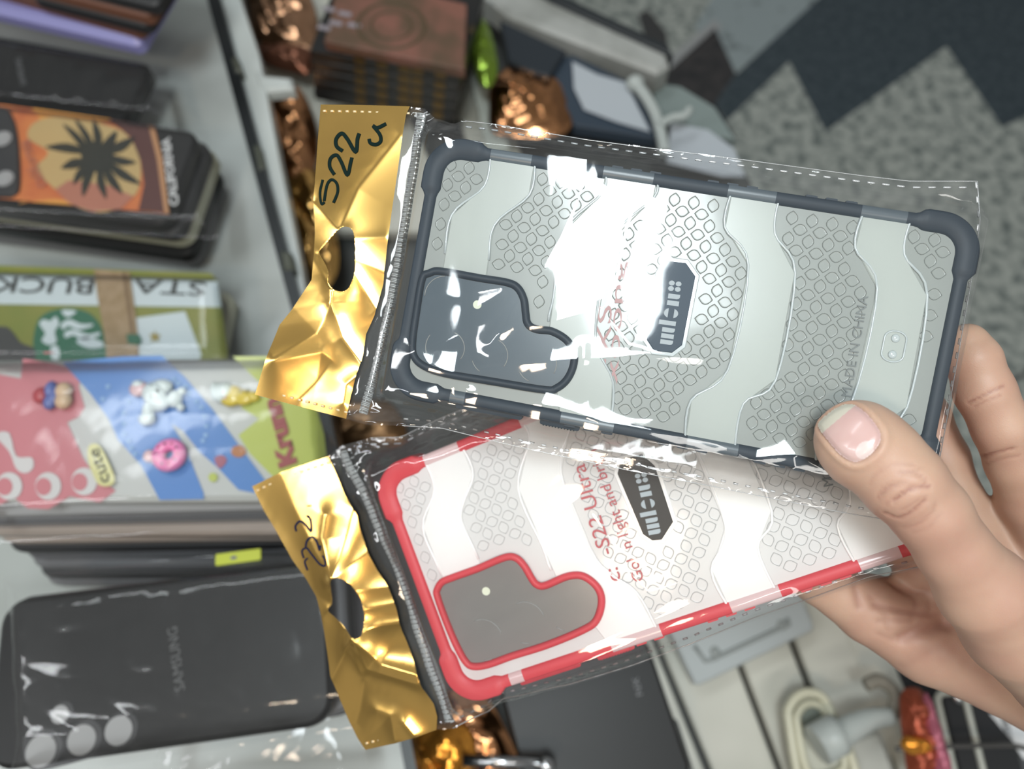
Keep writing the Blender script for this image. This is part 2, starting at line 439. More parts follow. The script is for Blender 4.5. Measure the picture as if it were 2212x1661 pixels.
    bar(.0007, -.0018, .0022, .0010, False); bar(.0028, -.0018, .0043, .0010)
    for du, dv in ((0, 0), (1, 0), (0, 1), (1, 1)):
        ux = .0052+du*.0017; vx = -.0017+dv*.0016
        glyph([(ux+.0007+.00078*math.cos(a), vx+.0007+.0007*math.sin(a)) for a in [k2*math.pi/5 for k2 in range(10)]])
    obj('plate_lettering', fin(bm), SILV, npl)
    return T

ringG = [(906, 598), (926, 583), (953, 579), (1039, 594), (1099, 604), (1124, 618), (1138, 645), (1142, 676), (1146, 696), (1162, 705), (1194, 709), (1228, 729), (1246, 759), (1245, 792), (1230, 824), (1206, 844), (1178, 849), (1059, 830), (959, 813), (910, 795), (888, 772), (884, 739), (893, 671)]
plateG = [(1479, 571), (1499, 598), (1470.6, 744), (1450.7, 759), (1414.5, 755), (1400, 733), (1428, 590), (1444, 570)]
plateG = [(1499, 598), (1470.6, 744), (1450.7, 759), (1414.5, 755), (1400, 733), (1428, 590), (1444, 567), (1480, 571)]
# order so that index 0 and 3 lie along the reading direction
plateG = [(1480, 571), (1499, 598), (1470.6, 744), (1450.7, 759), (1414.5, 755), (1400, 733), (1428, 590), (1444, 567)]
lensG = [((967, 752), .0055, -30, 75), ((1060, 768), .0055, -30, 80), ((1160, 785), .0062, -20, 60), ((1160, 785), .0062, 215, 260), ((960, 750), .0062, 150, 235), ((1060, 768), .0062, 205, 250), ((960, 640), .0065, 100, 190)]
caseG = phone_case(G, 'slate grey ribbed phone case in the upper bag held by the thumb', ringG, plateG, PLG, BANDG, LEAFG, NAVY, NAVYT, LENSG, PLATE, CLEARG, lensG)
ringR = [(938, 1272), (950, 1253), (975, 1242), (1028, 1223), (1089, 1198), (1117, 1200), (1137, 1219), (1153, 1246), (1163, 1258), (1178, 1258), (1224, 1239), (1262, 1239), (1296, 1266), (1306, 1302), (1293, 1345), (1261, 1368), (1184, 1400), (1108, 1424), (1054, 1443), (1020, 1446), (1000, 1432), (978, 1392), (955, 1337), (938, 1288)]
plateR = [(1400, 994), (1418, 1030), (1451, 1127), (1448, 1149), (1416, 1165), (1391, 1152), (1337, 1023), (1340, 1000)]
plateR = [(1396, 988), (1413, 1012), (1451, 1127), (1448, 1149), (1416, 1165), (1391, 1152), (1337, 1023), (1341, 998), (1372, 985)]
plateR = [(1386, 984), (1412, 1008), (1451, 1127), (1428, 1163), (1410, 1165), (1391, 1152), (1337, 1023), (1343, 996)]
lensR = [((1044, 1382), .0068, 0, 100), ((1135, 1345), .0068, 0, 100), ((1044, 1382), .0068, 250, 275), ((1135, 1345), .0068, 235, 265), ((1226, 1318), .0068, 215, 245)]
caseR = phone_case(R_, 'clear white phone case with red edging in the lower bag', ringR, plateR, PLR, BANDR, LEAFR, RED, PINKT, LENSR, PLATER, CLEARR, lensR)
WHITEDOT = mat('white_flash_dot', (.75, .78, .62), .3)
for M, T, p in ((G, caseG, (1031, 658)), (R_, caseR, (1050, 1277))):
    q = loc(M, p, .0009); bm = bm_new(); prism(bm, disc(q.x, q.y, .0014, 16), .0007, .0010)
    obj('flash_window', fin(bm), WHITEDOT, T)
# port pips on the grey case, moulded lettering, red print
bm = bm_new(); q0 = loc(G, (1933, 731)); q1 = loc(G, (1926, 766)); d = (q1-q0).normalized()
tube(bm, [(q0.x+(.0032*math.cos(a))*1-0, q0.y+.0022*math.sin(a), .0006) for a in [math.pi*k/8 for k in range(9)]]+[(q1.x+.0032*math.cos(a), q1.y+.0022*math.sin(a), .0006) for a in [math.pi+math.pi*k/8 for k in range(9)]], .0003, True, 6)
for q in (q0, q1): ball(bm, (q.x, q.y, .0006), .0013, .0013, .0006)
obj('embossed_pill', fin(bm), CLEARG, caseG, smooth=True)
MOLD = mat('moulded_lettering_grey', (.17, .19, .19), .5)
text('moulded_lettering', 'MADE IN CHINA', G, (1838, 858), (1876, 640), .0028, MOLD, caseG, .0003, .0001)
text('moulded_lettering', 'M', R_, (1800, 1048), (1795, 1030), .0028, MOLD, caseR, .0003, .0001)
REDINK = mat('red_print', (.45, .08, .09), .5); REDINK2 = mat('faint_red_print', (.46, .27, .27), .5)
text('printed_lettering', 'c:  -S22 Ultra', R_, (1342, 1252), (1262, 1000), .0047, REDINK, caseR, .0006, .00005)
text('printed_lettering', 'Gol  n light and brigh', R_, (1392, 1252), (1290, 968), .0036, REDINK, caseR, .0006, .00005)
text('printed_lettering', 'xoong', G, (1333, 830), (1352, 565), .0040, REDINK2, caseG, .0003, .00005)
text('printed_lettering', '-XS', G, (1316, 800), (1322, 660), .0045, REDINK2, caseG, .0003, .00005)

# ================================================================== THE BAGS
def bag(M, label, hl, hr, htop, hbot, hole, btop, bbot, bright, zipc, creases, hcreases, strokes, ink, seed, zfun, seams, zcov=.0016):
    T = thing('plastic_bag', label, 'plastic bag', M)
    Z0 = -.005
    lp = lambda q, h=Z0: l2(M, q, h)
    # gold header
    X, Y = coons(lp(htop), lp(hbot), lp(hl), lp(hr), 90, 240)
    hp = smooth_pts(lp(hole), 4); ins = inpoly(X, Y, hp)
    hpn = np.array(hp+[hp[0]])
    hh = .0011*crumple(X, Y, seed, 45, 2)+.00004*crumple(X, Y, seed+3, 240, 2)
    for pts, am, wd in hcreases:
        wd = wd*2.2+.0022; q = segdist(X, Y, lp(pts)); hh += am*.75*np.exp(-np.sqrt(q*q+.0004**2)/wd)
    Dh = segdist(X, Y, [tuple(p) for p in hpn]); hh += .0006*np.exp(-Dh/.004)
    # snap inner ring of vertices to the hole outline
    near = ins & (Dh < .0011); yy, xx = np.where(near)
    for a, b in zip(yy, xx):
        p = np.array([X[a, b], Y[a, b]]); best = None
        for s0, s1 in zip(hpn, hpn[1:]):
            dd = s1-s0; t = max(0, min(1, np.dot(p-s0, dd)/(np.dot(dd, dd)+1e-18))); q = s0+t*dd; e = np.hypot(*(p-q))
            if best is None or e < best[0]: best = (e, q)
        X[a, b], Y[a, b] = best[1]
    me = gridmesh(X, Y, Z0+hh+.0002, ins & ~near if False else ins)
    hd = obj('gold_header', me, GOLD, T)
    # hem stitches of the header
    bm = bm_new()
    for e in (lp(htop), lp(hbot)):
        cx, cy = X.mean(), Y.mean(); L = resamp(e, 60)
        for k in range(2, 58, 5):
            p, q = L[k], L[k+2]; inw = np.array([cx, cy])-p; nn = np.array([-(q-p)[1], (q-p)[0]]); nn /= np.linalg.norm(nn)
            if np.dot(nn, inw) < 0: nn = -nn
            p = p+nn*.0022; q = q+nn*.0022
            tube(bm, [(p[0], p[1], Z0+.0012), (q[0], q[1], Z0+.0012)], .00038, seg=6, flat=.6)
    obj('hem_stitching', fin(bm), mat('pale_hem', (.85, .66, .40), .35, .3), hd, smooth=True)
    # marker writing
    bm = bm_new()
    Ic = M.inverted() @ CO
    from mathutils.bvhtree import BVHTree
    bv = BVHTree.FromPolygons([v.co.copy() for v in me.vertices], [tuple(f.vertices) for f in me.polygons])
    rot = M.inverted().to_3x3()
    for pts, r in strokes:
        out = []
        for p in smooth_pts(pts, 6, False):
            dr = (rot @ ray(p)).normalized(); hit = bv.ray_cast(Ic, dr)
            q = hit[0] if hit[0] is not None else loc(M, p, Z0+.0008)
            out.append(tuple(q-dr*.0002))
        tube(bm, out, r, seg=8, flat=.12)
    obj('marker_writing', fin(bm), ink, hd, smooth=True)
    # clear body, front and back sheets
    nu, nv = 300, 180
    left = hr
    X, Y = coons(lp(btop), lp(bbot), lp(left), lp(bright), nu, nv)
    dx = np.maximum(np.maximum(-X, X-L_), 0); dy = np.maximum(np.maximum(Y, -W_-Y), 0); D = np.hypot(dx, dy)
    u = np.linspace(0, 1, nu)[None]; v = np.linspace(0, 1, nv)[:, None]
    edge = np.minimum(np.minimum(v, 1-v)*W_*1.25, np.minimum(u, 1-u)*L_*1.15)
    inside = np.exp(-(D/.0045)**2)
    Zf = Z0+(zcov-Z0)*inside+inside*crumple(X, Y, seed+31, 30, 2)*np.interp(X, [.0, .022, .05, .085, .115], [.0016, .0034, .0036, .0020, .0002])
    am = np.clip(D/.006, 0, 1)*.0010+.00022
    am = am*np.clip(edge/.004, .35, 1)
    Zf = Zf+am*crumple(X, Y, seed+11, 110, 3)+.25*np.clip(D/.006, 0, 1)*am*crumple(X, Y, seed+17, 520, 3)
    Zf = Zf+.0011*np.clip(1-np.minimum(v, 1-v)*W_*1.25/.008, 0, 1)*np.clip(D/.001, 0, 1)*crumple(X, Y, seed+41, 480, 3)*np.interp(X, [0, .07, .12], [1, 1, .3])
    for pts, a, wd in creases:
        q = segdist(X, Y, lp(pts, .001)); Zf += a*.55*np.exp(-np.sqrt(q*q+.0003**2)/(wd*2.2+.0012))
    Zf = zfun(X, Y, Zf) if zfun else Zf
    fl = obj('front_film', gridmesh(X, Y, Zf), FILM, T)
    Xb, Yb = X[::3, ::3], Y[::3, ::3]; Ib = inside[::3, ::3]
    Zb = Z0-.0004+(-.0116-Z0)*Ib-.0008*crumple(Xb, Yb, seed+5, 300, 3)*(1-Ib)
    obj('back_film', gridmesh(Xb, Yb, Zb), FILM, T)
    # seal strips: edge bead and dashes
    bm = bm_new()
    for e, ofs, sgn in seams:
        A = resamp(lp(e), 220); t = np.gradient(A, axis=0); t /= np.linalg.norm(t, axis=1)[:, None]; nn = np.stack([-t[:, 1], t[:, 0]], 1)*sgn
        tube(bm, [(p[0], p[1], Z0+.0003) for p in A[::3]], .00016, seg=5)
        B = A+nn*ofs; n = len(B)
        step = max(3, int(round(n*.0042/np.sum(np.hypot(*np.diff(A, axis=0).T)))))
        k = 1
        while k+step//2 < n-1:
            q = B[k:k+max(2, step//2+1)]
            tube(bm, [(p[0], p[1], Z0+.0016) for p in q], .00032, seg=6, flat=.5); k += step
    obj('side_seal', fin(bm), SEAM, T, smooth=True)
    # zip strip with cross ribs
    zc = resamp(l2(M, smooth_pts(zipc, 4, False), Z0+.0025), 200); t = np.gradient(zc, axis=0); t /= np.linalg.norm(t, axis=1)[:, None]; nn = np.stack([-t[:, 1], t[:, 0]], 1)
    hw = .00155; zz = Z0+.0022+.0007*np.sin(np.linspace(0, 9, 200)+seed)
    U = np.linspace(-1, 1, 7)[:, None]
    Xz = zc[:, 0][None]+U*hw*nn[:, 0][None]; Yz = zc[:, 1][None]+U*hw*nn[:, 1][None]; Zz = np.repeat(zz[None], 7, 0)+.0003*(1-U**2)
    zs = obj('zip_strip', gridmesh(Xz, Yz, Zz), film('zip_film', .1, (.62, .64, .64), .2, .25, (.45, .47, .47)), T)
    bm = bm_new(); ln = np.sum(np.hypot(*np.diff(zc, axis=0).T)); nr = int(ln/.00072)
    for k in range(nr):
        i = int((k+.5)/nr*199); c = zc[i]; a = c-nn[i]*hw*.95; b = c+nn[i]*hw*.95+t[i]*.0002
        tube(bm, [(a[0], a[1], zz[i]+.0003), (c[0], c[1], zz[i]+.0006), (b[0], b[1], zz[i]+.0003)], .00019, seg=5)
    obj('zip_ribs', fin(bm), ZIPM, zs, smooth=True)
    return T

hlG = [(695, 228), (688, 320), (682, 420), (684, 504), (682, 554), (677, 606), (659, 631), (634, 669), (608, 702), (586, 763), (568, 813), (555, 852)]
hrG = [(888, 233), (880, 250), (866, 345), (850, 450), (838, 545), (831, 615), (812, 682), (793, 722), (786, 778), (775, 806), (762, 850), (750, 904)]
holeG = [(748, 494), (763, 496), (771, 512), (773, 554), (772, 592), (768, 606), (758, 626), (743, 632), (727, 625), (717, 611), (715, 588), (706, 568), (694, 548), (700, 537), (737, 501)]
btopG = [(888, 233), (918, 237), (945, 262), (985, 272), (1005, 262), (1060, 268), (1270, 303), (1400, 320), (1600, 345), (1860, 380), (1965, 392), (2110, 392)]
bbotG = [(750, 904), (796, 917), (869, 919), (957, 925), (1005, 937), (1125, 966), (1346, 1013), (1540, 1050), (1671, 1077), (1834, 1109), (1935, 1125), (2005, 1130)]
brightG = [(2110, 392), (2116, 480), (2095, 620), (2070, 760), (2030, 985), (2005, 1130)]
zipG = [(911, 246), (902, 296), (894, 352), (884, 415), (877, 466), (869, 516), (861, 573), (851, 623), (841, 674), (831, 712), (823, 750), (813, 788), (803, 826), (791, 864), (783, 894)]
crG = [([(1380, 420), (1352, 500), (1330, 600), (1312, 660), (1300, 668)], .0011, .0012),
       ([(1298, 668), (1180, 700), (1110, 704), (1085, 722), (1060, 745)], .0011, .0012),
       ([(1080, 720), (1130, 640), (1210, 520), (1250, 440)], .0009, .0010),
       ([(1300, 400), (1345, 425), (1375, 415), (1440, 440)], .0010, .0014),
       ([(885, 730), (930, 790), (985, 806), (1060, 790), (1250, 776), (1400, 768), (1500, 770)], .0010, .0011),
       ([(1262, 750), (1262, 775)], .0008, .0008), ([(1310, 690), (1360, 745), (1480, 770), (1560, 772)], .0008, .0011),
       ([(1008, 842), (1100, 860), (1210, 880), (1300, 910), (1500, 945), (1570, 962), (1625, 990), (1720, 980), (1790, 1015)], .0012, .0009),
       ([(868, 838), (900, 845), (955, 850), (985, 830), (1010, 842)], .0012, .0010),
       ([(1716, 980), (1706, 1035), (1740, 1060), (1840, 1100)], .0014, .0012), ([(1400, 990), (1500, 1010), (1640, 1050), (1706, 1035)], .0012, .0012),
       ([(870, 915), (930, 885), (1000, 900)], .0016, .001), ([(800, 905), (850, 890), (890, 850)], .0012, .001),
       ([(895, 700), (925, 640), (985, 640), (1090, 620), (1100, 640), (1060, 690), (960, 740), (890, 765)], .0007, .0016),
       ([(940, 258), (965, 320), (935, 250)], .0012, .0008), ([(1000, 262), (960, 290), (940, 260)], .0012, .0008)]
hcG = [([(684, 440), (738, 500)], .0014, .0012), ([(742, 498), (690, 552)], -.0010, .001), ([(742, 494), (778, 410), (866, 300)], .0012, .002),
       ([(772, 520), (836, 515)], .0010, .0008), ([(772, 560), (834, 590)], .0010, .001), ([(770, 590), (815, 670)], .0012, .001),
       ([(727, 630), (722, 656), (745, 730), (800, 806)], .0022, .0009), ([(725, 656), (690, 720), (600, 775)], .0014, .003),
       ([(720, 776), (700, 760), (600, 780)], .0016, .002), ([(722, 776), (690, 820), (650, 860)], -.0012, .003), ([(745, 870), (752, 830), (775, 812)], .0014, .001), ([(680, 560), (720, 625)], .001, .001)]
stG = [([(697, 388), (691, 415), (694, 440), (701, 436)], .00042), ([(700, 434), (706, 400), (716, 388), (727, 396), (729, 415), (720, 438)], .00048),
       ([(722, 377), (712, 360), (714, 342), (727, 335), (737, 350), (750, 378), (757, 352), (760, 340)], .0006),
       ([(740, 326), (727, 316), (726, 300), (738, 288), (750, 300), (768, 328), (772, 300), (776, 288)], .00065),
       ([(797, 300), (800, 309), (812, 312), (822, 305), (820, 290), (806, 272), (815, 276), (834, 267)], .0006)]
bagG = bag(G, 'clear zip bag with gold header marked S22u, upper of the two held bags', hlG, hrG, [(695, 228), (760, 229), (888, 233)], [(555, 852), (650, 878), (750, 904)], holeG, btopG, bbotG, brightG, zipG, crG, hcG, stG, INK, 3, None,
           [(btopG[4:], .0022, -1), (bbotG[2:], .0024, 1), (brightG, .001, -1)])

hlR = [(548, 1050), (573, 1102), (606, 1158), (636, 1209), (667, 1249), (689, 1285), (701, 1326), (708, 1382), (718, 1455), (736, 1508), (756, 1559), (774, 1592), (792, 1617)]
hrR = [(712, 985), (748, 1064), (777, 1110), (783, 1140), (800, 1190), (818, 1226), (844, 1264), (860, 1305), (873, 1361), (901, 1430), (918, 1480), (941, 1516), (948, 1544), (946, 1572)]
holeR = [(729, 1248), (741, 1241), (759, 1250), (777, 1270), (792, 1301), (796, 1329), (794, 1359), (786, 1369), (772, 1367), (751, 1346), (729, 1326), (717, 1313), (726, 1298), (726, 1270)]
btopR = [(712, 985), (740, 962), (800, 946), (868, 944), (905, 925), (960, 900), (1040, 868), (1200, 805), (1500, 690), (1790, 580)]
bbotR = [(946, 1572), (979, 1572), (1020, 1551), (1058, 1534), (1086, 1508), (1121, 1502), (1199, 1483), (1228, 1478), (1364, 1437), (1494, 1389), (1633, 1332), (1732, 1298), (1877, 1245), (2000, 1221), (2120, 1180)]
brightR = [(1790, 580), (1880, 760), (2000, 960), (2120, 1180)]
zipR = [(742, 975), (753, 1006), (768, 1034), (783, 1062), (798, 1097), (813, 1135), (831, 1173), (851, 1211), (867, 1249), (880, 1283), (891, 1311), (901, 1354), (916, 1397), (929, 1443), (944, 1481), (959, 1524), (969, 1562)]
crR = [([(858, 993), (900, 1002), (960, 985), (1030, 955), (1110, 945), (1250, 965), (1500, 1010)], .0012, .0009),
       ([(818, 1060), (880, 1200), (925, 1290), (940, 1330), (975, 1440), (1010, 1482), (1060, 1492), (1180, 1455), (1400, 1370), (1700, 1265)], .0012, .001),
       ([(1100, 1440), (1250, 1395), (1400, 1340), (1560, 1270)], .0008, .001), ([(1285, 1110), (1330, 1175), (1400, 1215), (1290, 1250)], .0008, .0018),
       ([(1300, 1220), (1350, 1225), (1392, 1262)], .0008, .0008), ([(985, 1390), (1000, 1320), (1200, 1290), (1280, 1250)], .0006, .002), ([(1400, 1275), (1480, 1250)], .0008, .0007)]
hcR = [([(612, 1022), (640, 1090), (690, 1190), (730, 1245)], .0014, .0035), ([(712, 1110), (705, 1160), (730, 1240)], .0020, .0012), ([(770, 1095), (760, 1140), (732, 1238)], .0018, .0012),
       ([(735, 1242), (800, 1190)], .0008, .001), ([(780, 1270), (845, 1265)], .0010, .001), ([(795, 1310), (858, 1300)], .0012, .001), ([(795, 1355), (830, 1345), (870, 1340)], .0018, .001),
       ([(780, 1378), (830, 1430), (905, 1450)], .0022, .0012), ([(778, 1380), (800, 1440), (910, 1470)], .0018, .0012), ([(770, 1370), (722, 1460)], .0014, .001), ([(788, 1460), (770, 1400)], .001, .001),
       ([(790, 1462), (780, 1530), (770, 1560)], -.0014, .002), ([(820, 1530), (850, 1540), (860, 1590)], .002, .002), ([(880, 1555), (900, 1580)], .002, .001), ([(718, 1313), (705, 1330)], .001, .001)]
stR = [([(656, 1206), (652, 1190), (662, 1184), (672, 1196), (690, 1218), (702, 1222), (701, 1208), (696, 1200)], .00035), ([(664, 1232), (658, 1214), (664, 1206)], .00035),
       ([(660, 1182), (663, 1168), (674, 1160), (684, 1170), (690, 1188), (692, 1178)], .0004), ([(640, 1148), (638, 1136), (648, 1126), (660, 1134), (672, 1148), (670, 1122), (662, 1114)], .0004), ([(663, 1093), (673, 1092)], .0003)]
bagR = bag(R_, 'clear zip bag with crumpled gold header marked S22, lower of the two held bags', hlR, hrR, [(548, 1050), (610, 1020), (712, 985)], [(792, 1617), (850, 1602), (906, 1585), (946, 1572)], holeR, btopR, bbotR, brightR, zipR, crR, hcR, stR, INKB, 21, None,
           [(btopR[2:], .0022, -1), (bbotR[1:], .0024, 1)])

# ================================================================== THE HAND
def CP(px, py, d): return np.array([(px-CX)/FPX*d, -(py-CY)/FPX*d, -d])
def capsule(Pts, a, b, ra, rb):
    ba = b-a; pa = Pts-a; h = np.clip((pa@ba)/(ba@ba), 0, 1)
    return np.linalg.norm(pa-h[..., None]*ba, axis=-1)-(ra+(rb-ra)*h)
def smin(a, b, k):
    h = np.maximum(k-np.abs(a-b), 0)/k; return np.minimum(a, b)-h*h*k*.25
mm = .001
HAND = [   # chains: list of (px, py, depth, radius) and blend
 ([(1852, 952, .2035, 11.2), (1868, 966, .2025, 11.6), (1904, 992, .2010, 10.9), (1951, 1043, .1985, 10.8), (2009, 1108, .1985, 9.9), (2062, 1190, .2010, 9.7), (2128, 1276, .205, 12.5), (2205, 1350, .212, 16.0), (2330, 1440, .226, 20.0), (2480, 1540, .24, 24)], 3),
 ([(2090, 742, .239, 6.4), (2102, 775, .2385, 8.0), (2126, 845, .2385, 8.7), (2165, 925, .239, 8.6), (2194, 1000, .243, 8.8), (2226, 1080, .248, 9.4), (2280, 1180, .252, 10.5), (2400, 1330, .255, 15)], 5),
 ([(1950, 800, .262, 7.5), (1995, 902, .262, 8.5), (2033, 989, .262, 8.8), (2062, 1075, .262, 9.0), (2120, 1210, .262, 11), (2290, 1360, .262, 16)], 5),
 ([(1760, 1010, .262, 7), (1880, 1110, .262, 8.2), (1962, 1185, .263, 8.8), (2060, 1290, .265, 13), (2200, 1400, .264, 18)], 5),
 ([(1560, 1120, .264, 6.5), (1660, 1190, .263, 7.6), (1768, 1252, .262, 8.6), (1880, 1316, .264, 12), (2010, 1375, .265, 16.5), (2170, 1425, .263, 19), (2400, 1520, .262, 24), (2640, 1640, .268, 27), (3050, 1860, .29, 29)], 6),
]
def sdf(Pts):
    out = None
    for ch, k in HAND:
        c = None
        for (x0, y0, d0, r0), (x1, y1, d1, r1) in zip(ch, ch[1:]):
            q = capsule(Pts, CP(x0, y0, d0), CP(x1, y1, d1), r0*mm, r1*mm); c = q if c is None else np.minimum(c, q) if False else smin(c, q, .002)
        out = c if out is None else smin(out, c, k*mm)
    return out
def surface_nets(f, lo, hi, h):
    n = [int(math.ceil((hi[i]-lo[i])/h)) for i in range(3)]
    ax = [lo[i]+h*np.arange(n[i]) for i in range(3)]
    V = np.empty(n, np.float32)
    for k in range(n[0]):
        yy, zz = np.meshgrid(ax[1], ax[2], indexing='ij'); V[k] = f(np.stack([np.full_like(yy, ax[0][k]), yy, zz], -1))
    S = V < 0; idx = -np.ones([n[0]-1, n[1]-1, n[2]-1], int)
    c = [S[i:n[0]-1+i, j:n[1]-1+j, k:n[2]-1+k] for i in (0, 1) for j in (0, 1) for k in (0, 1)]
    cnt = sum(x.astype(np.int8) for x in c); act = (cnt > 0) & (cnt < 8); I = np.argwhere(act); idx[act] = np.arange(len(I))
    acc = np.zeros((len(I), 3)); num = np.zeros(len(I))
    cor = [(i, j, k) for i in (0, 1) for j in (0, 1) for k in (0, 1)]
    for a in range(8):
        for b in range(a+1, 8):
            A, B = np.array(cor[a]), np.array(cor[b])
            if np.abs(A-B).sum() != 1: continue
            va = V[tuple((I+A).T)]; vb = V[tuple((I+B).T)]; m = (va < 0) != (vb < 0)
            t = np.where(m, va/(va-vb+1e-20), 0)[:, None]; acc += np.where(m[:, None], I+A+t*(B-A), 0); num += m
    co = np.array(lo)+h*acc/num[:, None]
    F = []
    for a in range(3):
        sl0 = [slice(1, n[i]-1) for i in range(3)]; sl0[a] = slice(0, n[a]-1); sl1 = list(sl0); sl1[a] = slice(1, n[a])
        s0 = S[tuple(sl0)]; s1 = S[tuple(sl1)]; E = np.argwhere(s0 != s1)
        base = E+np.array([1 if i != a else 0 for i in range(3)])
        b, c_ = [(1, 2), (2, 0), (0, 1)][a]; db = np.eye(3, dtype=int)[b]; dc = np.eye(3, dtype=int)[c_]
        q = np.stack([idx[tuple((base-db-dc).T)], idx[tuple((base-dc).T)], idx[tuple(base.T)], idx[tuple((base-db).T)]], 1)
        fl = s0[tuple(E.T)]; q[~fl] = q[~fl][:, ::-1]; F.append(q)
    F = np.concatenate(F); F = F[(F >= 0).all(1)]
    return co, F
def grad(f, p, e=2e-4):
    g = np.stack([f(p+e*np.eye(3)[i])-f(p-e*np.eye(3)[i]) for i in range(3)], -1); return g/(np.linalg.norm(g, axis=-1, keepdims=True)+1e-12)
def march(px, py, d0=.18):
    dirs = np.stack([(np.asarray(px)-CX)/FPX, -(np.asarray(py)-CY)/FPX, -np.ones_like(px, float)], -1); t = np.full(len(dirs), d0)
    for _ in range(60): t += .8*sdf(dirs*t[:, None])
    return dirs*t[:, None], t
hv, hf = surface_nets(sdf, (.052, -.200, -.305), (.275, .032, -.176), .0009)
for _ in range(2): hv -= sdf(hv)[:, None]*grad(sdf, hv)
hn = grad(sdf, hv)
CREASE = [  # (pixels, depth of crease mm, width mm)
 ([(1904, 1068), (1928, 1050), (1950, 1045), (1982, 1052), (2000, 1052)], .22, .30), ([(1930, 1082), (1960, 1060), (1998, 1050), (2008, 1052)], .50, .45), ([(1896, 1078), (1903, 1062), (1920, 1050), (1945, 1044)], .25, .35),
 ([(1912, 1108), (1940, 1119), (1965, 1108), (1985, 1092), (2000, 1080)], .40, .45), ([(1940, 1022), (1970, 1020), (1992, 1030), (2000, 1045)], .22, .35), ([(1925, 1005), (1960, 1002), (1990, 1012)], .12, .4),
 ([(1950, 1140), (1985, 1130), (2015, 1105), (2022, 1085)], .16, .5), ([(1880, 1045), (1892, 1025), (1915, 1010)], .12, .4), ([(1970, 1150), (2005, 1140), (2030, 1110)], .10, .5), ([(1915, 1090), (1925, 1080), (1950, 1072)], .15, .3), ([(1950, 1100), (1975, 1085), (1998, 1075)], .15, .3),
 ([(2092, 870), (2110, 862), (2134, 850), (2170, 832)], .40, .5), ([(2104, 880), (2130, 866), (2160, 855)], .20, .4), ([(2118, 985), (2150, 978), (2190, 968)], .45, .5), ([(2130, 1002), (2160, 992), (2200, 985)], .2, .4),
 ([(2055, 1335), (2020, 1352), (1985, 1362), (1950, 1380)], 2.2, 1.6), ([(1850, 1236), (1846, 1262), (1852, 1290), (1856, 1310)], .7, .9), ([(1856, 1240), (1880, 1232), (1940, 1228), (2010, 1232)], .9, 1.1), ([(1930, 1262), (1960, 1276), (2030, 1280)], 1.0, 1.2),
 ([(1890, 1308), (1930, 1316), (1975, 1324), (2030, 1330)], .8, .9), ([(1974, 1280), (1978, 1310), (1972, 1345)], .5, .7), ([(2004, 1292), (2010, 1320), (2012, 1340)], .4, .6), ([(1898, 1342), (1960, 1340), (2010, 1345)], .45, .7), ([(1900, 1370), (1940, 1385), (1960, 1378)], .4, .8),
 ([(2040, 1345), (2090, 1380), (2130, 1410), (2212, 1470)], 1.6, 1.5), ([(1948, 1440), (1990, 1420), (2050, 1385)], .25, 1.2), ([(2060, 1400), (2100, 1440), (2160, 1470)], .3, 1.5), ([(1880, 1290), (1910, 1320), (1920, 1360)], .35, .8)]
tint = np.zeros(len(hv))
for ci, (pts, dep, wid) in enumerate(CREASE):
    sp = np.array(smooth_pts(pts, 4, False)); c3, t = march(sp[:, 0], sp[:, 1])
    if ci > 14: c3 = c3[t > .236]
    if len(c3) < 2: continue
    if ci > 14: wid *= 1.7; dep *= .75
    bb = (hv > c3.min(0)-.006).all(1) & (hv < c3.max(0)+.006).all(1); ii = np.where(bb)[0]; D = np.full(len(ii), 1e9)
    for a, b in zip(c3, c3[1:]):
        ba = b-a; h = np.clip(((hv[ii]-a)@ba)/(ba@ba+1e-18), 0, 1); D = np.minimum(D, np.linalg.norm(hv[ii]-a-h[:, None]*ba, axis=1))
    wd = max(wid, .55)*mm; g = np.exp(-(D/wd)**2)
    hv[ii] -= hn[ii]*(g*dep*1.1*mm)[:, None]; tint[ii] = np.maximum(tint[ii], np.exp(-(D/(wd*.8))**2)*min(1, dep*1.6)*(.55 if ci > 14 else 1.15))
# seat of the nail: a shallow flat with a fold round it
NAILPX = [(1770, 916), (1790, 896), (1815, 880), (1838, 875), (1862, 888), (1882, 908), (1897, 930), (1901, 945), (1895, 962), (1882, 978), (1866, 990), (1850, 996), (1834, 992), (1812, 976), (1790, 950), (1775, 930)]
npx = np.array(smooth_pts(NAILPX, 5)); n3, _ = march(npx[:, 0], npx[:, 1])
D = np.full(len(hv), 1e9); ii = np.where((hv > n3.min(0)-.006).all(1) & (hv < n3.max(0)+.006).all(1))[0]; d_ = np.full(len(ii), 1e9)
for a, b in zip(n3, np.roll(n3, -1, 0)):
    ba = b-a; h = np.clip(((hv[ii]-a)@ba)/(ba@ba+1e-18), 0, 1); d_ = np.minimum(d_, np.linalg.norm(hv[ii]-a-h[:, None]*ba, axis=1))
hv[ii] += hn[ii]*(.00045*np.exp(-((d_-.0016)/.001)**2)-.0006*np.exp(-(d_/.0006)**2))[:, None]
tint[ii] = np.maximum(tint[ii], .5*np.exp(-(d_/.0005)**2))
Rm = np.array(MC)
def toW(p): return p@Rm[:3, :3].T+Rm[:3, 3]
org = toW(CP(2100, 1350, .262)); HM = Matrix.Translation(org)
me = bpy.data.meshes.new('hand'); me.from_pydata((toW(hv)-org).tolist(), [], hf.tolist())
me.polygons.foreach_set('use_smooth', [True]*len(me.polygons))
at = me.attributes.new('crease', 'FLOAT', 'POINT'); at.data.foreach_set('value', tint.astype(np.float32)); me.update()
SKIN = bpy.data.materials.new('skin'); SKIN.use_nodes = True; t = SKIN.node_tree; b = t.nodes['Principled BSDF']
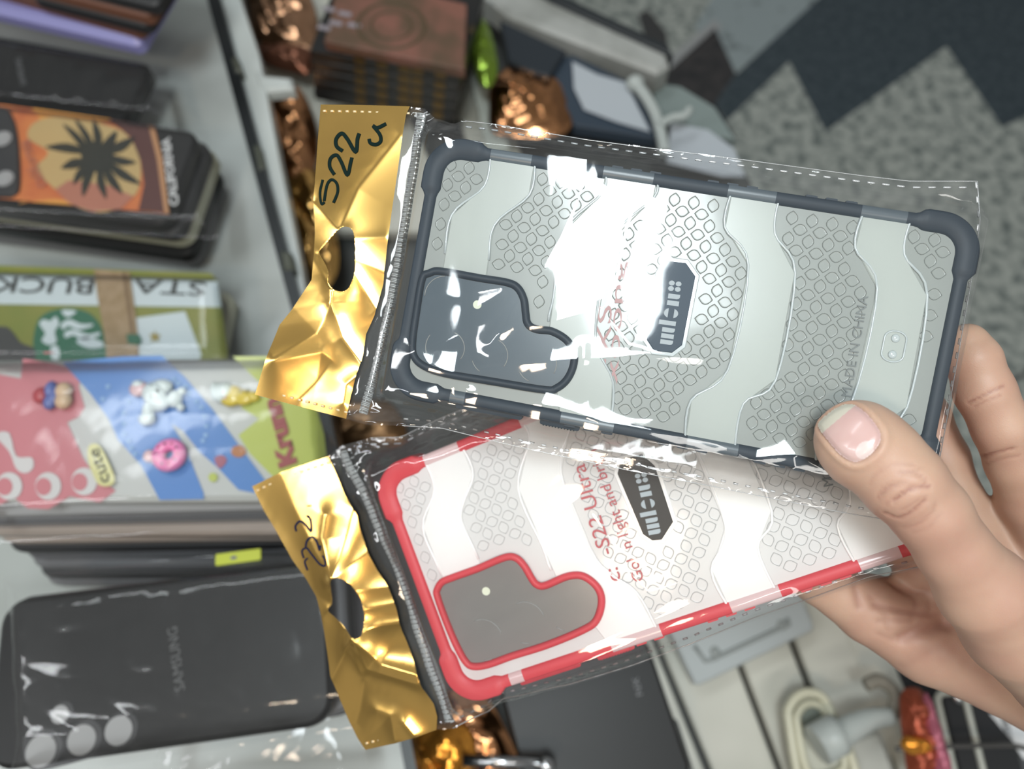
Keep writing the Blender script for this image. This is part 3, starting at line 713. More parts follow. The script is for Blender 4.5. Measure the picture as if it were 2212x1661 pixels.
b.inputs['Roughness'].default_value = .48; b.inputs['Subsurface Weight'].default_value = .22; b.inputs['Subsurface Radius'].default_value = (.008, .003, .0015); b.inputs['Subsurface Scale'].default_value = .5
tcn = t.nodes.new('ShaderNodeTexCoord'); n1 = t.nodes.new('ShaderNodeTexNoise'); n1.inputs['Scale'].default_value = 38; n1.inputs['Detail'].default_value = 4
r1 = t.nodes.new('ShaderNodeValToRGB'); r1.color_ramp.elements[0].position = .32; r1.color_ramp.elements[0].color = (.47, .27, .20, 1); r1.color_ramp.elements[1].position = .68; r1.color_ramp.elements[1].color = (.55, .36, .26, 1)
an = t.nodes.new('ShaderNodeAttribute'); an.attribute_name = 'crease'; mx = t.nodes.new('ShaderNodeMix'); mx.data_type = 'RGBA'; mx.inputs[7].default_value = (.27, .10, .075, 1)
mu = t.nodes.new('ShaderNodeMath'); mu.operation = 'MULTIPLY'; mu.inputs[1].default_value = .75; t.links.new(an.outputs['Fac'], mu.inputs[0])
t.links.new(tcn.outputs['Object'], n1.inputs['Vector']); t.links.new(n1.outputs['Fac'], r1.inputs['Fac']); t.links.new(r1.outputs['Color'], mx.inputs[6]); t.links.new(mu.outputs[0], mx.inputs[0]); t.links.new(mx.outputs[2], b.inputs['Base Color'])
v1 = t.nodes.new('ShaderNodeTexVoronoi'); v1.inputs['Scale'].default_value = 1500; v1.feature = 'DISTANCE_TO_EDGE'; bp = t.nodes.new('ShaderNodeBump'); bp.inputs['Strength'].default_value = .22; bp.inputs['Distance'].default_value = .00025
t.links.new(tcn.outputs['Object'], v1.inputs['Vector']); t.links.new(v1.outputs['Distance'], bp.inputs['Height']); t.links.new(bp.outputs['Normal'], b.inputs['Normal'])
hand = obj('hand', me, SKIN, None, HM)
tag(hand, 'bare hand reaching in from the right, thumb pressed on the upper bag', 'hand')
# nail: curved plate with pale tip and half moon
xs = np.linspace(1762, 1908, 90); ys = np.linspace(868, 1002, 84); X, Y = np.meshgrid(xs, ys)
p3, tt = march(X.ravel(), Y.ravel()); nn = grad(sdf, p3); poly = [tuple(q) for q in npx]
ed = segdist(X, Y, poly+[poly[0]]).ravel(); p3 = p3+nn*(.00012+.00045*np.clip(ed/9, 0, 1)**.6)[:, None]
msk = ~inpoly(X, Y, poly)
Wp = toW(p3)-org; me = gridmesh(Wp[:, 0].reshape(X.shape), Wp[:, 1].reshape(X.shape), Wp[:, 2].reshape(X.shape), msk)
NM = [mat('nail_bed', (.62, .41, .38), .28, 0, .5, sss=.1, coat=.2, var=(90, (.66, .47, .43), .35, .6)), mat('nail_tip', (.62, .58, .48), .35), mat('nail_half_moon', (.72, .58, .55), .28)]
nail = obj('thumbnail', me, NM, hand); 
Inv = np.linalg.inv(Rm)
for f in me.polygons:
    c = np.array(f.center)+org; c = Inv[:3, :3]@c+Inv[:3, 3]; x = c[0]/-c[2]*FPX+CX; y = -c[1]/-c[2]*FPX+CY
    s_ = (x-1778)*.0+((x-1775)*.58+(y-925)*.0)
    # tip lies outside the line (1774,932)-(1822,886)-(1850,880)
    dd = float(segdist(np.array([x]), np.array([y]), [(1776, 938), (1798, 908), (1824, 893), (1852, 886)])[0])
    ux = (x-1776)*(-52)+(y-938)*(-76)
    if y < 936-(x-1775)*.84 and x < 1856: f.material_index = 1
    if ((x-1868)*.74-(y-972)*.67)**2/22**2+((x-1868)*.67+(y-972)*.74)**2/17**2 < 1: f.material_index = 2

# ================================================================== THE SHOP COUNTER AND FLOOR
def GR(name, c1, c2, sc, lo, hi, rough=.5, detail=4):
    return mat(name, c2, rough, var=(sc, c1, lo, hi, detail))
def flatpoly(name, pts, z, m, parent=None, th=.003, bev=0.0):
    W = [H(p, z) for p in pts]; c = sum(W, Vector())/len(W); bm = bm_new()
    prism(bm, [(v.x-c.x, v.y-c.y) for v in W], -th, 0, 0, bev)
    if parent is not None:
        for v in bm.verts: v.co += c
        me = fin(bm); me.transform(parent.matrix_world.inverted()); return obj(name, me, m, parent)
    return obj(name, fin(bm), m, None, Matrix.Translation(c))
GRAN = GR('light_granite', (.17, .20, .19), (.50, .53, .485), 42, .36, .56, .35, 6)
DARKG = GR('dark_granite', (.034, .052, .064), (.075, .10, .115), 60, .35, .65, .3, 4)
bm = bm_new(); box(bm, -2.5, -2.5, -.05, 3.5, 3.5, 0); fl = struct(obj('floor', fin(bm), GRAN))
t1 = flatpoly('dark_stone_inlay', [(1775, -10), (1590, 160), (1560, 200), (1545, 225), (1570, 262), (1705, 133), (1783, 285), (2045, 100), (2165, 275), (2320, 200), (2500, -300), (2000, -300)], .0008, DARKG, fl)
STN = GR('pale_blue_stone', (.12, .14, .14), (.36, .42, .43), 22, .28, .42, .35)
flatpoly('pale_stone_inlay', [(1560, -40), (1790, -40), (1768, 0), (1583, 163), (1560, 150), (1545, 100), (1500, 60)], .0006, STN, fl)
flatpoly('pale_stone_inlay', [(1402, 160), (1425, 172), (1560, 60), (1545, 40)], .0007, mat('stone_strip', (.42, .43, .43), .4), fl)
flatpoly('dark_stone_inlay', [(1378, 30), (1400, 20), (1440, 70), (1445, 110), (1395, 90)], .0009, mat('dark_stain', (.06, .06, .06), .6), fl)
flatpoly('dark_stone_inlay', [(1430, 165), (1545, 60), (1590, 160), (1545, 225), (1590, 300), (1560, 330), (1440, 240)], .0007, mat('brown_stone', (.06, .055, .055), .5, var=(30, (.025, .027, .03), .3, .6)), fl)
flatpoly('tile_joint', [(2120, 850), (2124, 860), (2300, 770), (2298, 758)], .0006, mat('grout', (.10, .10, .10), .7), fl)
# counter top with its dark track
CT = 1.0
BOARD = GR('pale_laminate', (.31, .33, .31), (.43, .455, .44), 7, .35, .65, .3, 2)
M0 = Matrix.Translation((-.4, 0, CT))
counter = thing('display_counter', 'pale laminate display counter with dark metal track, left under the stacked cases', 'counter', M0)
flatpoly('counter_board', [(-1400, -700), (268, -700), (455, 0), (640, 690), (868, 1600), (960, 2100), (-1400, 2100)], CT, BOARD, counter, .03)
flatpoly('metal_track', [(268, -700), (290, -700), (476, 0), (660, 690), (888, 1600), (985, 2100), (955, 2100), (863, 1600), (635, 690), (448, 0)], CT+.004, mat('dark_track', (.022, .025, .026), .35, .5), counter, .03)
flatpoly('side_ledge', [(290, -700), (340, -700), (520, 0), (560, 120), (600, 330), (648, 560), (680, 760), (800, 1300), (890, 1640), (985, 2100), (888, 1600), (660, 690), (476, 0)], CT-.006, mat('ledge_white', (.50, .53, .51), .35), counter, .02)
flatpoly('counter_body', [(-1400, -700), (-50, -700), (170, 0), (330, 690), (520, 1600), (600, 2100), (-1400, 2100)], CT-.031, mat('cabinet_grey', (.25, .26, .25), .5), counter, .96)
BR = mat('olive_bracket', (.075, .08, .06), .5)
for q in ([(498, 122), (512, 120), (522, 150), (508, 154)], [(545, 312), (560, 310), (572, 360), (556, 366)], [(604, 540), (628, 544), (636, 580), (612, 582)]):
    flatpoly('track_bracket', q, CT+.006, BR, counter, .012, .002)
flatpoly('ledge_arm', [(548, 150), (575, 160), (628, 165), (634, 190), (575, 195), (556, 180)], CT-.003, MATS['ledge_white'], counter, .012, .003)
# lower display shelf, slatted on the right
SZ = .88
shelf = thing('display_shelf', 'lower display shelf of pale slats beside the counter, under bags and packets', 'shelf', Matrix.Translation((.1, 0, SZ)))
SLAT = GR('slat_white', (.42, .42, .36), (.60, .59, .52), 9, .35, .65, .4, 2)
flatpoly('shelf_base', [(300, -700), (700, -700), (1060, -20), (1120, 30), (1420, 160), (1560, 290), (1620, 390), (1760, 900), (1960, 1500), (2060, 2100), (900, 2100), (650, 690), (465, 0)], SZ-.02, mat('shelf_dark', (.055, .058, .055), .5), shelf, .02)
flatpoly('shelf_body', [(700, -500), (1060, 0), (1400, 190), (1540, 330), (1700, 900), (1900, 1500), (1950, 1900), (1000, 1900), (860, 690), (720, 0), (620, -500)], SZ-.041, MATS['shelf_dark'], shelf, .83)
def slat(*q): return flatpoly('slat', list(q), SZ, SLAT, shelf, .012, .0015)
slat((520, -100), (720, -100), (1000, 500), (640, 500)); slat((900, -60), (980, -60), (1180, 480), (1060, 480))
slat((1130, 900), (1212, 900), (1528, 1680), (1400, 1680))
slat((1222, 900), (1390, 900), (1688, 1690), (1550, 1690)); slat((1400, 900), (1520, 900), (1820, 1690), (1704, 1690)); slat((1534, 900), (1640, 900), (1925, 1600), (1936, 1690), (1838, 1690))
slat((1655, 900), (1720, 900), (1960, 1500), (1985, 1690), (1952, 1690))
# edge beam behind the shelf
BEAM = GR('beam_grey', (.23, .235, .215), (.36, .365, .345), 14, .4, .6, .35)
o = flatpoly('shelf_rail', [(1040, -90), (1190, 0), (1440, 114), (1448, 140), (1421, 156), (1095, 31), (1060, 0), (960, -60)], .93, BEAM, None, .03, .004)
tag(o, 'pale grey rail with rounded edge running along the back of the lower shelf', 'rail')
o = flatpoly('rail_shadow_strip', [(1210, -15), (1445, 95), (1455, 120), (1440, 114), (1190, 0), (1080, -60)], .905, mat('rail_shadow_dark', (.02, .024, .027), .4), None, .03, .002)  # dark strip painted in for the shadow band along the rail
tag(o, 'thin dark strip standing in for the shadow outside the grey shelf rail', 'rail')

# ------------------------------------------------------------------ stacks of phone cases on the counter
BLK = mat('black_case', (.010, .010, .010), .42, 0, .3); BLK2 = mat('soft_black_case', (.022, .022, .023), .5)
BRN = mat('brown_case', (.17, .07, .04), .5); LILA = mat('lilac_case', (.26, .25, .50), .35, 0, .5, coat=.2); CREAM = mat('cream_case', (.40, .40, .30), .5)
GREYC = mat('grey_case', (.13, .13, .135), .4); TAUPE = mat('taupe_case', (.30, .25, .215), .45); SMOKE = mat('smoke_case', (.10, .10, .105), .2)
GLS = mat('lens_window', (.30, .30, .30), .6)
def slab(name, label, cat, p0, p1, z, Wd, T, side, m, r=.011, L=None, group=None, bev=.0025):
    M, LL = frameH(p0, p1, z); LL = L or LL
    root = thing(name, label, cat, M, group)
    bm = bm_new(); y0, y1 = (-Wd, 0) if side < 0 else (0, Wd)
    prism(bm, rrect(0, y0, LL, y1, r), -T, 0, 0, bev); b = obj('shell', fin(bm), m, root)
    return root, M, LL
def under(M, LL, Wd, side, z, n, colors, labels, grp, T=.009, gap=.0015, jit=.004, names='phone_case', dy=0):
    # the cases below: copies of one shell, each a little askew, down to the counter
    rs = random.Random(len(labels)*3+n); bm = bm_new(); y0, y1 = (-Wd, 0) if side < 0 else (0, Wd)
    prism(bm, rrect(0, y0, LL, y1, .010), -T, 0, 0, .002); me = fin(bm)
    for k in range(n):
        Mk = Matrix.Translation((0, 0, -(k+1)*(T+gap)-.002)) ; Mk = Matrix.Translation(Vector((rs.uniform(-1, 1)*jit, rs.uniform(-1, .4)*jit*side*-1*-1+dy*(k+1), 0))) @ Mk
        root = thing(names, labels[k], 'phone case', M @ Mk @ Matrix.Rotation(rs.uniform(-.02, .02), 4, 'Z'), grp)
        mk = me.copy(); mk.materials.clear(); o = obj('shell', mk, colors[k], root)
TD = .001
def art(name, polys, z, parent, M, px=True):
    for i, (pts, m) in enumerate(polys):
        bm = bm_new(); prism(bm, l2(M, pts, z) if px else pts, z-.0004, z+.00012*(i+1))
        obj(name, fin(bm), m, parent)

# top-left: wallet cases, lilac case, black case
s1, M1, _ = slab('phone_case', 'black phone case lying below the lilac case, faint lettering near its left end', 'phone case', (-190, 42), (332, 137), 1.045, .080, .012, -1, BLK)
text('printed_lettering', 'SAMSUNG', M1, (57, 182), (44, 124), .0042, GREYC, s1, .0002, .0001)
s2, M2, _ = slab('phone_case', 'lilac phone case near the top left corner, on the black case', 'phone case', (-210, -26), (296, 92), 1.059, .075, .013, 1, LILA, .006, bev=.005)
wall_lab = ['brown phone case just above the lilac one, lowest of the dark stack', 'black phone case with a brown edge, second from bottom of the dark stack', 'reddish brown phone case in the middle of the dark stack, top left', 'black phone case on top of the dark stack at the top left corner']
for k, (a, b, m, z) in enumerate([((-150, -62), (302, 66), BRN, 1.069), ((60, -10), (318, 55), BLK2, 1.079), ((-100, -70), (324, 34), BRN, 1.089), ((-60, -85), (338, 12), BLK2, 1.101)]):
    s, M_, _ = slab('phone_case', wall_lab[k], 'phone case', a, b, z, .07, .0095, 1, m, .006, group=None, bev=.002)
under(M1, .16, .08, -1, 0, 2, [GREYC, BLK2], ['grey phone case directly under the black case with faint lettering', 'black phone case at the bottom under the black case with faint lettering'], None, .011, .001)
under(M2 , .15, .07, 1, 0, 0, [], [], None)

# printed sunset case
s3, M3, L3 = slab('phone_case', 'black phone case printed with an orange sunset and dark palm tree', 'phone case', (-95, 211), (432, 283), 1.075, .0775, .010, -1, BLK)
ORG = mat('print_orange', (.56, .18, .045), .5, var=(45, (.44, .10, .03), .3, .7)); SUN = mat('print_sun', (.44, .31, .13), .5); SUN2 = mat('print_sun_low', (.36, .14, .09), .5); MAR = mat('print_maroon', (.075, .022, .018), .5); TAN = mat('print_tan', (.40, .20, .09), .5); PALM = mat('print_palm', (.013, .014, .008), .5)
YOR = mat('print_amber', (.60, .27, .05), .5)
circ = [(105, 330), (62, 300), (70, 270), (110, 254), (160, 258), (225, 270), (270, 288), (298, 330), (305, 380), (290, 425), (230, 458), (170, 448), (120, 410), (80, 365)]
pm = [((200, 345), (140, 272), 9), ((205, 340), (165, 262), 8), ((212, 335), (202, 262), 10), ((195, 330), (103, 318), 11), ((195, 350), (135, 362), 12), ((200, 352), (160, 395), 10), ((205, 355), (180, 420), 10), ((215, 355), (228, 425), 10), ((222, 350), (262, 415), 11), ((225, 345), (300, 395), 11), ((225, 335), (290, 350), 10), ((222, 330), (288, 298), 12), ((215, 325), (250, 285), 11)]
polys = [([(4, 226), (333, 272), (352, 345), (366, 462), (-10, 428), (-110, 330), (-90, 225)], ORG), ([(70, 234), (240, 258), (200, 275), (90, 262)], YOR), ([(40, 440), (120, 430), (250, 450), (50, 436)], YOR), (smooth_pts(circ, 4), SUN), ([(120, 410), (150, 390), (230, 400), (290, 425), (262, 452), (200, 458), (150, 440)], SUN2), ([(235, 262), (325, 271), (345, 345), (360, 460), (300, 455), (312, 400), (305, 350), (285, 300), (262, 280)], MAR), ([(322, 271), (332, 273), (352, 345), (366, 462), (356, 460), (340, 345)], TAN)]
art('printed_picture', polys, .0002, s3, M3)
for a, b, wd in pm:
    a = Vector(a); b = Vector(b); d = (b-a).normalized(); n = Vector((-d.y, d.x)); mid = a.lerp(b, .55)+n*6; w2 = wd*1.05
    art('palm_frond', [(smooth_pts([tuple(a-n*3), tuple(mid-n*w2), tuple(b-n*2), tuple(b+n*3), tuple(mid+n*w2*.7), tuple(a+n*4)], 4), PALM)], .0012, s3, M3)
art('palm_frond', [(smooth_pts([(175, 320), (205, 305), (240, 325), (245, 350), (220, 370), (185, 362)], 4), PALM)], .0014, s3, M3)
text('printed_lettering', 'CALIFORNIA', M3, (386, 442), (366, 296), .0056, mat('print_white', (.50, .50, .50), .5), s3, .0010, .0001, .0003)
text('printed_lettering', 'california', M3, (100, 400), (62, 300), .0080, SUN2, s3, .0011, .0001)
bm = bm_new(); prism(bm, smooth_pts(l2(M3, [(-120, 232), (0, 232), (25, 250), (38, 300), (42, 395), (30, 420), (0, 424), (-120, 410)], .002), 4), 0, .003, 0, .0008); cb = obj('camera_surround', fin(bm), BLK2, s3)
for q in ((10, 386), (6, 300)):
    c = loc(M3, q, .003); bm = bm_new(); prism(bm, disc(c.x, c.y, .0062, 20), .0028, .0034); prism(bm, disc(c.x, c.y, .0048, 20), .0030, .0038); obj('lens_window', fin(bm), GLS, cb)
under(M3, L3*.985, .0775, -1, 0, 5, [BLK2, CREAM, BLK, GREYC, GREYC], ['black phone case directly below the sunset printed one', 'cream phone case edge showing below the sunset printed case', 'black phone case below the cream edged one in the sunset stack', 'grey phone case near the bottom of the sunset stack', 'grey phone case at the very bottom of the sunset stack'], None, .0105, .0015, .006)

# green printed case with lettering
s4, M4, L4 = slab('phone_case', 'olive green printed case with upside down lettering, white band and green round badge', 'phone case', (-130, 565), (472, 595), 1.045, .079, .011, -1, mat('clear_case_edge', (.22, .23, .22), .15, 0, .8))
OLV = mat('print_olive', (.155, .18, .03), .45, var=(40, (.19, .19, .035), .3, .7)); PWH = mat('print_pale', (.48, .54, .56), .45); PBR = mat('print_kraft', (.25, .17, .085), .5, var=(120, (.30, .21, .12), .4, .6)); PGR = mat('print_green', (.02, .11, .06), .45); PDK = mat('print_dark', (.02, .022, .018), .45); GRC = mat('print_charcoal', (.04, .04, .04), .5)
art('printed_picture', [([(-140, 568), (455, 590), (470, 605), (492, 760), (498, 830), (-150, 830)], OLV), ([(-140, 590), (205, 597), (470, 608), (478, 664), (208, 660), (-140, 655)], PWH), ([(272, 690), (400, 673), (435, 765), (430, 790), (305, 790)], PWH)], .0003, s4, M4)
bd = [(75, 715), (85, 688), (110, 672), (150, 666), (190, 675), (215, 700), (225, 735), (222, 780), (80, 790), (72, 750)]
art('badge', [(smooth_pts(bd, 4), PGR)], .0010, s4, M4)
for pts in ([(134, 670), (165, 672), (150, 684), (140, 682)], [(85, 700), (95, 690), (108, 694), (120, 684), (128, 700), (118, 716), (122, 738), (105, 745), (90, 735), (98, 720)], [(132, 700), (150, 690), (175, 700), (200, 700), (196, 706), (168, 712), (148, 704), (136, 712)], [(140, 718), (160, 712), (190, 722), (215, 718), (212, 726), (180, 734), (158, 724), (142, 730)], [(165, 738), (185, 728), (220, 738), (220, 750), (190, 752)], [(110, 750), (125, 748), (128, 775), (112, 775)]):
    art('badge_figure', [(smooth_pts(pts, 3), PWH)], .0013, s4, M4)
art('kraft_strip', [([(203, 582), (280, 588), (290, 660), (298, 730), (300, 790), (232, 790), (225, 720), (210, 640)], PBR)], .0016, s4, M4)
art('kraft_strip', [([(272, 588), (282, 660), (292, 740), (286, 741), (274, 660), (264, 588)], mat('print_kraft_dark', (.15, .09, .04), .5))], .0018, s4, M4)
text('printed_lettering', 'STA', M4, (446, 610), (290, 603), .0105, PDK, s4, .0011, .0001, .0001)
text('printed_lettering', 'BUCKS', M4, (205, 602), (-45, 597), .0120, PDK, s4, .0011, .0001, .0001)
art('star_mark', [([(322, 722), (331, 722), (334, 714), (338, 722), (347, 724), (341, 731), (343, 740), (334, 734), (326, 739), (328, 731)], mat('print_gold', (.28, .22, .06), .5))], .0012, s4, M4)
art('green_tag', [([(273, 722), (300, 722), (306, 736), (300, 745), (276, 742)], PGR)], .0020, s4, M4)
art('dark_figure', [(smooth_pts([(-60, 715), (5, 705), (25, 715), (45, 740), (75, 755), (60, 790), (-60, 790)], 4), GRC)], .0012, s4, M4)
under(M4, L4, .079, -1, 0, 2, [GREYC, CREAM], ['grey phone case under the olive green printed one', 'cream phone case at the bottom under the olive green printed one'], None, .011, .0015)

# decorated clear case
CLR = mat('milky_clear_case', (.43, .44, .42), .25, 0, .5)
s5, M5, L5 = slab('phone_case', 'clear phone case decorated with pink, blue and lime patches and small charms', 'phone case', (-70, 776), (648, 772), 1.125, .0785, .011, -1, CLR)
PNK = mat('patch_pink', (.46, .165, .185), .35, 0, .5, coat=.3); BLU = mat('patch_blue', (.075, .19, .45), .3, 0, .5, coat=.3); LIM = mat('patch_lime', (.39, .44, .09), .3, 0, .5, coat=.3); LIL2 = mat('patch_pale', (.50, .50, .49), .35)
art('pink_patch', [([(-60, 850), (-20, 805), (45, 818), (50, 775), (100, 782), (175, 800), (170, 835), (183, 880), (170, 900), (145, 912), (160, 945), (180, 990), (200, 1020), (250, 1060), (215, 1085), (150, 1072), (105, 1100), (60, 1098), (30, 1075), (0, 1090), (-60, 1110)], PNK), ], .0003, s5, M5)
art('clear_patch', [(smooth_pts([(-10, 940), (20, 935), (35, 985), (68, 988), (72, 1010), (55, 1022), (35, 1012), (20, 975)], 3), LIL2)], .0008, s5, M5)
for cx, cy in ((20, 1050), (104, 1050), (182, 1040)):
    art('patch_dot', [(disc(cx, cy, 28, 20, 30), LIL2)], .0009, s5, M5); art('patch_dot', [(disc(cx-10, cy+1, 17, 20, 19), PNK)], .0011, s5, M5)
art('blue_patch', [([(135, 783), (200, 776), (265, 770), (350, 768), (400, 815), (460, 885), (515, 960), (560, 1020), (600, 1075), (515, 1058), (470, 1010), (430, 975), (395, 930), (370, 915), (400, 965), (440, 1065), (440, 1078), (345, 1080), (305, 1005), (255, 950), (235, 905), (195, 850)], BLU)], .0004, s5, M5)
art('lime_patch', [([(503, 770), (640, 770), (662, 800), (700, 940), (705, 985), (620, 1040), (590, 1030), (540, 980), (515, 940), (560, 905), (520, 880), (555, 860), (590, 850), (548, 815)], LIM)], .0004, s5, M5)
for i, (x, y) in enumerate([(233, 835), (222, 862), (278, 868), (268, 892), (268, 915), (268, 938), (278, 952), (284, 968), (292, 980), (385, 828), (408, 850), (424, 868), (434, 880), (441, 900), (445, 920), (444, 940), (438, 952), (400, 835), (376, 820)]):
    art('heart_dot', [(smooth_pts([(x-5, y-2), (x, y-5), (x+5, y-2), (x+3, y+4), (x-3, y+4)], 2), mat('patch_sky', (.22, .36, .56), .4))], .0009, s5, M5)
art('patch_spot', [(disc(515, 975, 16, 16, 13), mat('print_rust', (.36, .14, .05), .4))], .0010, s5, M5)
art('patch_spot', [(smooth_pts([(463, 990), (480, 983), (490, 995), (474, 1012)], 3), mat('print_plum', (.30, .10, .14), .4))], .0010, s5, M5)
art('patch_spot', [(disc(460, 1031, 10, 12, 10), LIM)], .0010, s5, M5); art('patch_spot', [([(95, 760), (110, 760), (120, 762), (95, 764)], PNK)], .0006, s5, M5)
text('printed_lettering', 'Krunn', M5, (640, 1000), (600, 856), .0085, mat('print_crimson', (.27, .055, .055), .4), s5, .0012, .0004, .0007)
def charm(name, label, parts, mlist, z0=.0012):
    # parts: (px, py, rx_mm, ry_mm, rz_mm, material index)
    bm = bm_new()
    for (x, y, rx, ry, rz, mi) in parts:
        c = loc(M5, (x, y), .003); ball(bm, (c.x, c.y, z0+rz*mm*.6), rx*mm, ry*mm, rz*mm, mi)
    o = obj(name, fin(bm), mlist, s5); o['label'] = label; return o
CW = mat('charm_white', (.62, .68, .66), .3, 0, .5, coat=.3); CPK = mat('charm_pink', (.66, .46, .46), .3, 0, .5, coat=.3); CDK = mat('charm_dark', (.02, .02, .025), .4); CHP = mat('charm_hot_pink', (.72, .20, .40), .25, 0, .5, coat=.4); CYE = mat('charm_yellow', (.56, .42, .03), .3, 0, .5, coat=.3); CBL = mat('charm_blue', (.10, .14, .34), .35); CSK = mat('charm_tan', (.52, .38, .24), .35); CRD = mat('charm_red', (.36, .06, .07), .35); CCR = mat('charm_cream', (.52, .50, .22), .3, 0, .5, coat=.3)
charm('puppy_charm', 'white puppy charm', [(335, 850, 6.5, 6.5, 4.5, 0), (345, 870, 6, 5, 4, 0), (350, 835, 6, 4, 3.5, 0), (300, 840, 5, 4.5, 3, 1), (300, 832, 3.5, 2.5, 3.5, 0), (378, 862, 3.8, 5, 3.5, 0), (390, 880, 2.2, 2.2, 2.5, 0), (392, 845, 2.2, 2.2, 2.5, 0), (318, 905, 4.5, 3.8, 3, 0), (322, 885, 3.4, 5.5, 3.2, 0), (335, 838, .8, .8, 4.8, 2), (335, 862, .8, .8, 4.8, 2), (349, 851, .7, 1.3, 5.2, 2)], [CW, CPK, CDK])
bm = bm_new(); c = loc(M5, (368, 984), .003); tube(bm, [(c.x+.0055*math.cos(a), c.y+.0055*math.sin(a), .0042) for a in [k*math.pi/10 for k in range(20)]], .0034, True, 10, 0)
rs = random.Random(4)
for k in range(10):
    a = k*.63; ball(bm, (c.x+.0055*math.cos(a), c.y+.0055*math.sin(a), .0074), .0009, .0006, .0005, 1 if k % 2 else 2, 8)
for x, y in ((322, 985), (338, 990)):
    q = loc(M5, (x, y), .003); ball(bm, (q.x, q.y, .003), .003, .0034, .0025, 3)
obj('doughnut_charm', fin(bm), [CHP, CDK, CRD, CPK], s5)['label'] = 'pink ring doughnut charm'
charm('banana_charm', 'white and yellow charm', [(478, 848, 5.5, 5.5, 3, 0), (462, 840, 2, 4, 2.5, 0), (500, 855, 6.5, 6, 2.8, 1), (525, 858, 6, 4.5, 2.4, 1), (545, 856, 4, 3, 2, 1), (486, 846, 4.3, 5.2, 3.6, 0), (490, 862, 1.2, 1.2, 3.4, 2), (522, 848, .8, .6, 3.2, 3), (535, 848, .8, .6, 3, 3)], [CW, CYE, CPK, CDK])
charm('face_charm', 'round figure charm with blue band', [(88, 854, 4, 4.5, 3, 0), (110, 842, 3, 5, 3.2, 1), (108, 868, 3.4, 4.5, 3, 1), (118, 856, 2.6, 6, 3, 1), (138, 845, 4.5, 5, 3.4, 2), (138, 865, 4.5, 5, 3.4, 2)], [CRD, CBL, CSK])
cq = [(190, 968), (202, 958), (218, 966), (240, 1010), (248, 1035), (240, 1048), (222, 1050), (208, 1040), (192, 1000)]
art('cute_tag', [(smooth_pts(cq, 4), CCR)], .0025, s5, M5)
text('printed_lettering', 'cute', M5, (238, 1037), (212, 966), .0062, CDK, s5, .0029, .0001)
SD = mat('clear_side', (.33, .33, .33), .12, 0, .8)
under(M5, L5*.99, .0785, -1, 0, 9, [SD, SMOKE, TAUPE, TAUPE, BLK2, SMOKE, GREYC, BLK2, GREYC], ['clear phone case directly below the charm decorated one', 'smoky clear phone case second below the charm decorated one', 'upper of two taupe phone case edges under the charm decorated case', 'lower of two taupe phone case edges under the charm decorated case', 'black phone case below the taupe edges in the charm case stack', 'smoky clear phone case half way down the charm case stack', 'grey phone case low in the charm case stack', 'black phone case near the bottom of the charm case stack', 'grey phone case at the bottom of the charm case stack'], None, .0112, .0010, .003, dy=-.0035)
o, Ms, _ = slab('price_sticker', 'small yellow sticker strip on the stack edge beside the black lettered case', 'sticker', (465, 1197), (563, 1184), 1.108, .006, .0006, -1, mat('sticker_yellow', (.38, .42, .03), .4), .0008, bev=.0002)
bm = bm_new(); prism(bm, rrect(.008, -.004, .011, -.0022, .0005, 3), 0, .0002); obj('sticker_mark', fin(bm), GREYC, o)

# black lettered case with lens holes
s6, M6, L6 = slab('phone_case', 'glossy black case with three large lens holes and grey lettering, bottom left', 'phone case', (2, 1298), (704, 1206), 1.107, .0795, .010, -1, BLK, .013)
text('printed_lettering', 'SAMSUNG', M6, (400, 1489), (382, 1352), .0050, mat('print_grey', (.09, .09, .09), .4), s6, .0002, .0001)
for q, r in (((88, 1622), .0072), ((176, 1598), .0068), ((256, 1578), .0066), ((129, 1543), .0042)):
    c = loc(M6, q, .0006); bm = bm_new(); prism(bm, disc(c.x+.0016, c.y+.0008, r*1.16, 28), -.0002, .0003); rim = obj('lens_rim', fin(bm), mat('rim_dark', (.035, .035, .036), .25), s6)
    bm = bm_new(); prism(bm, disc(c.x, c.y, r, 28), 0, .0006); obj('lens_window', fin(bm), GLS, rim)
bm = bm_new(); prism(bm, smooth_pts(l2(M6, [(52, 1600), (72, 1585), (270, 1540), (290, 1552), (292, 1590), (275, 1612), (110, 1660), (60, 1655)], 0), 4), -.0002, .00018); obj('camera_island', fin(bm), mat('island_black', (.008, .008, .008), .2), s6)
under(M6, L6, .0795, -1, 0, 8, [SMOKE, GREYC, TAUPE, BLK2, SMOKE, SMOKE, GREYC, BLK2], ['smoky clear case directly below the black case with lens holes', 'grey case second below the black case with lens holes', 'taupe case third below the black case with lens holes', 'soft black case fourth below the black case with lens holes', 'smoky clear case fifth below the black case with lens holes', 'smoky clear case sixth below the black case with lens holes', 'grey case seventh below the black case with lens holes', 'soft black case at the bottom below the black case with lens holes'], None, .0108, .0008, .004)

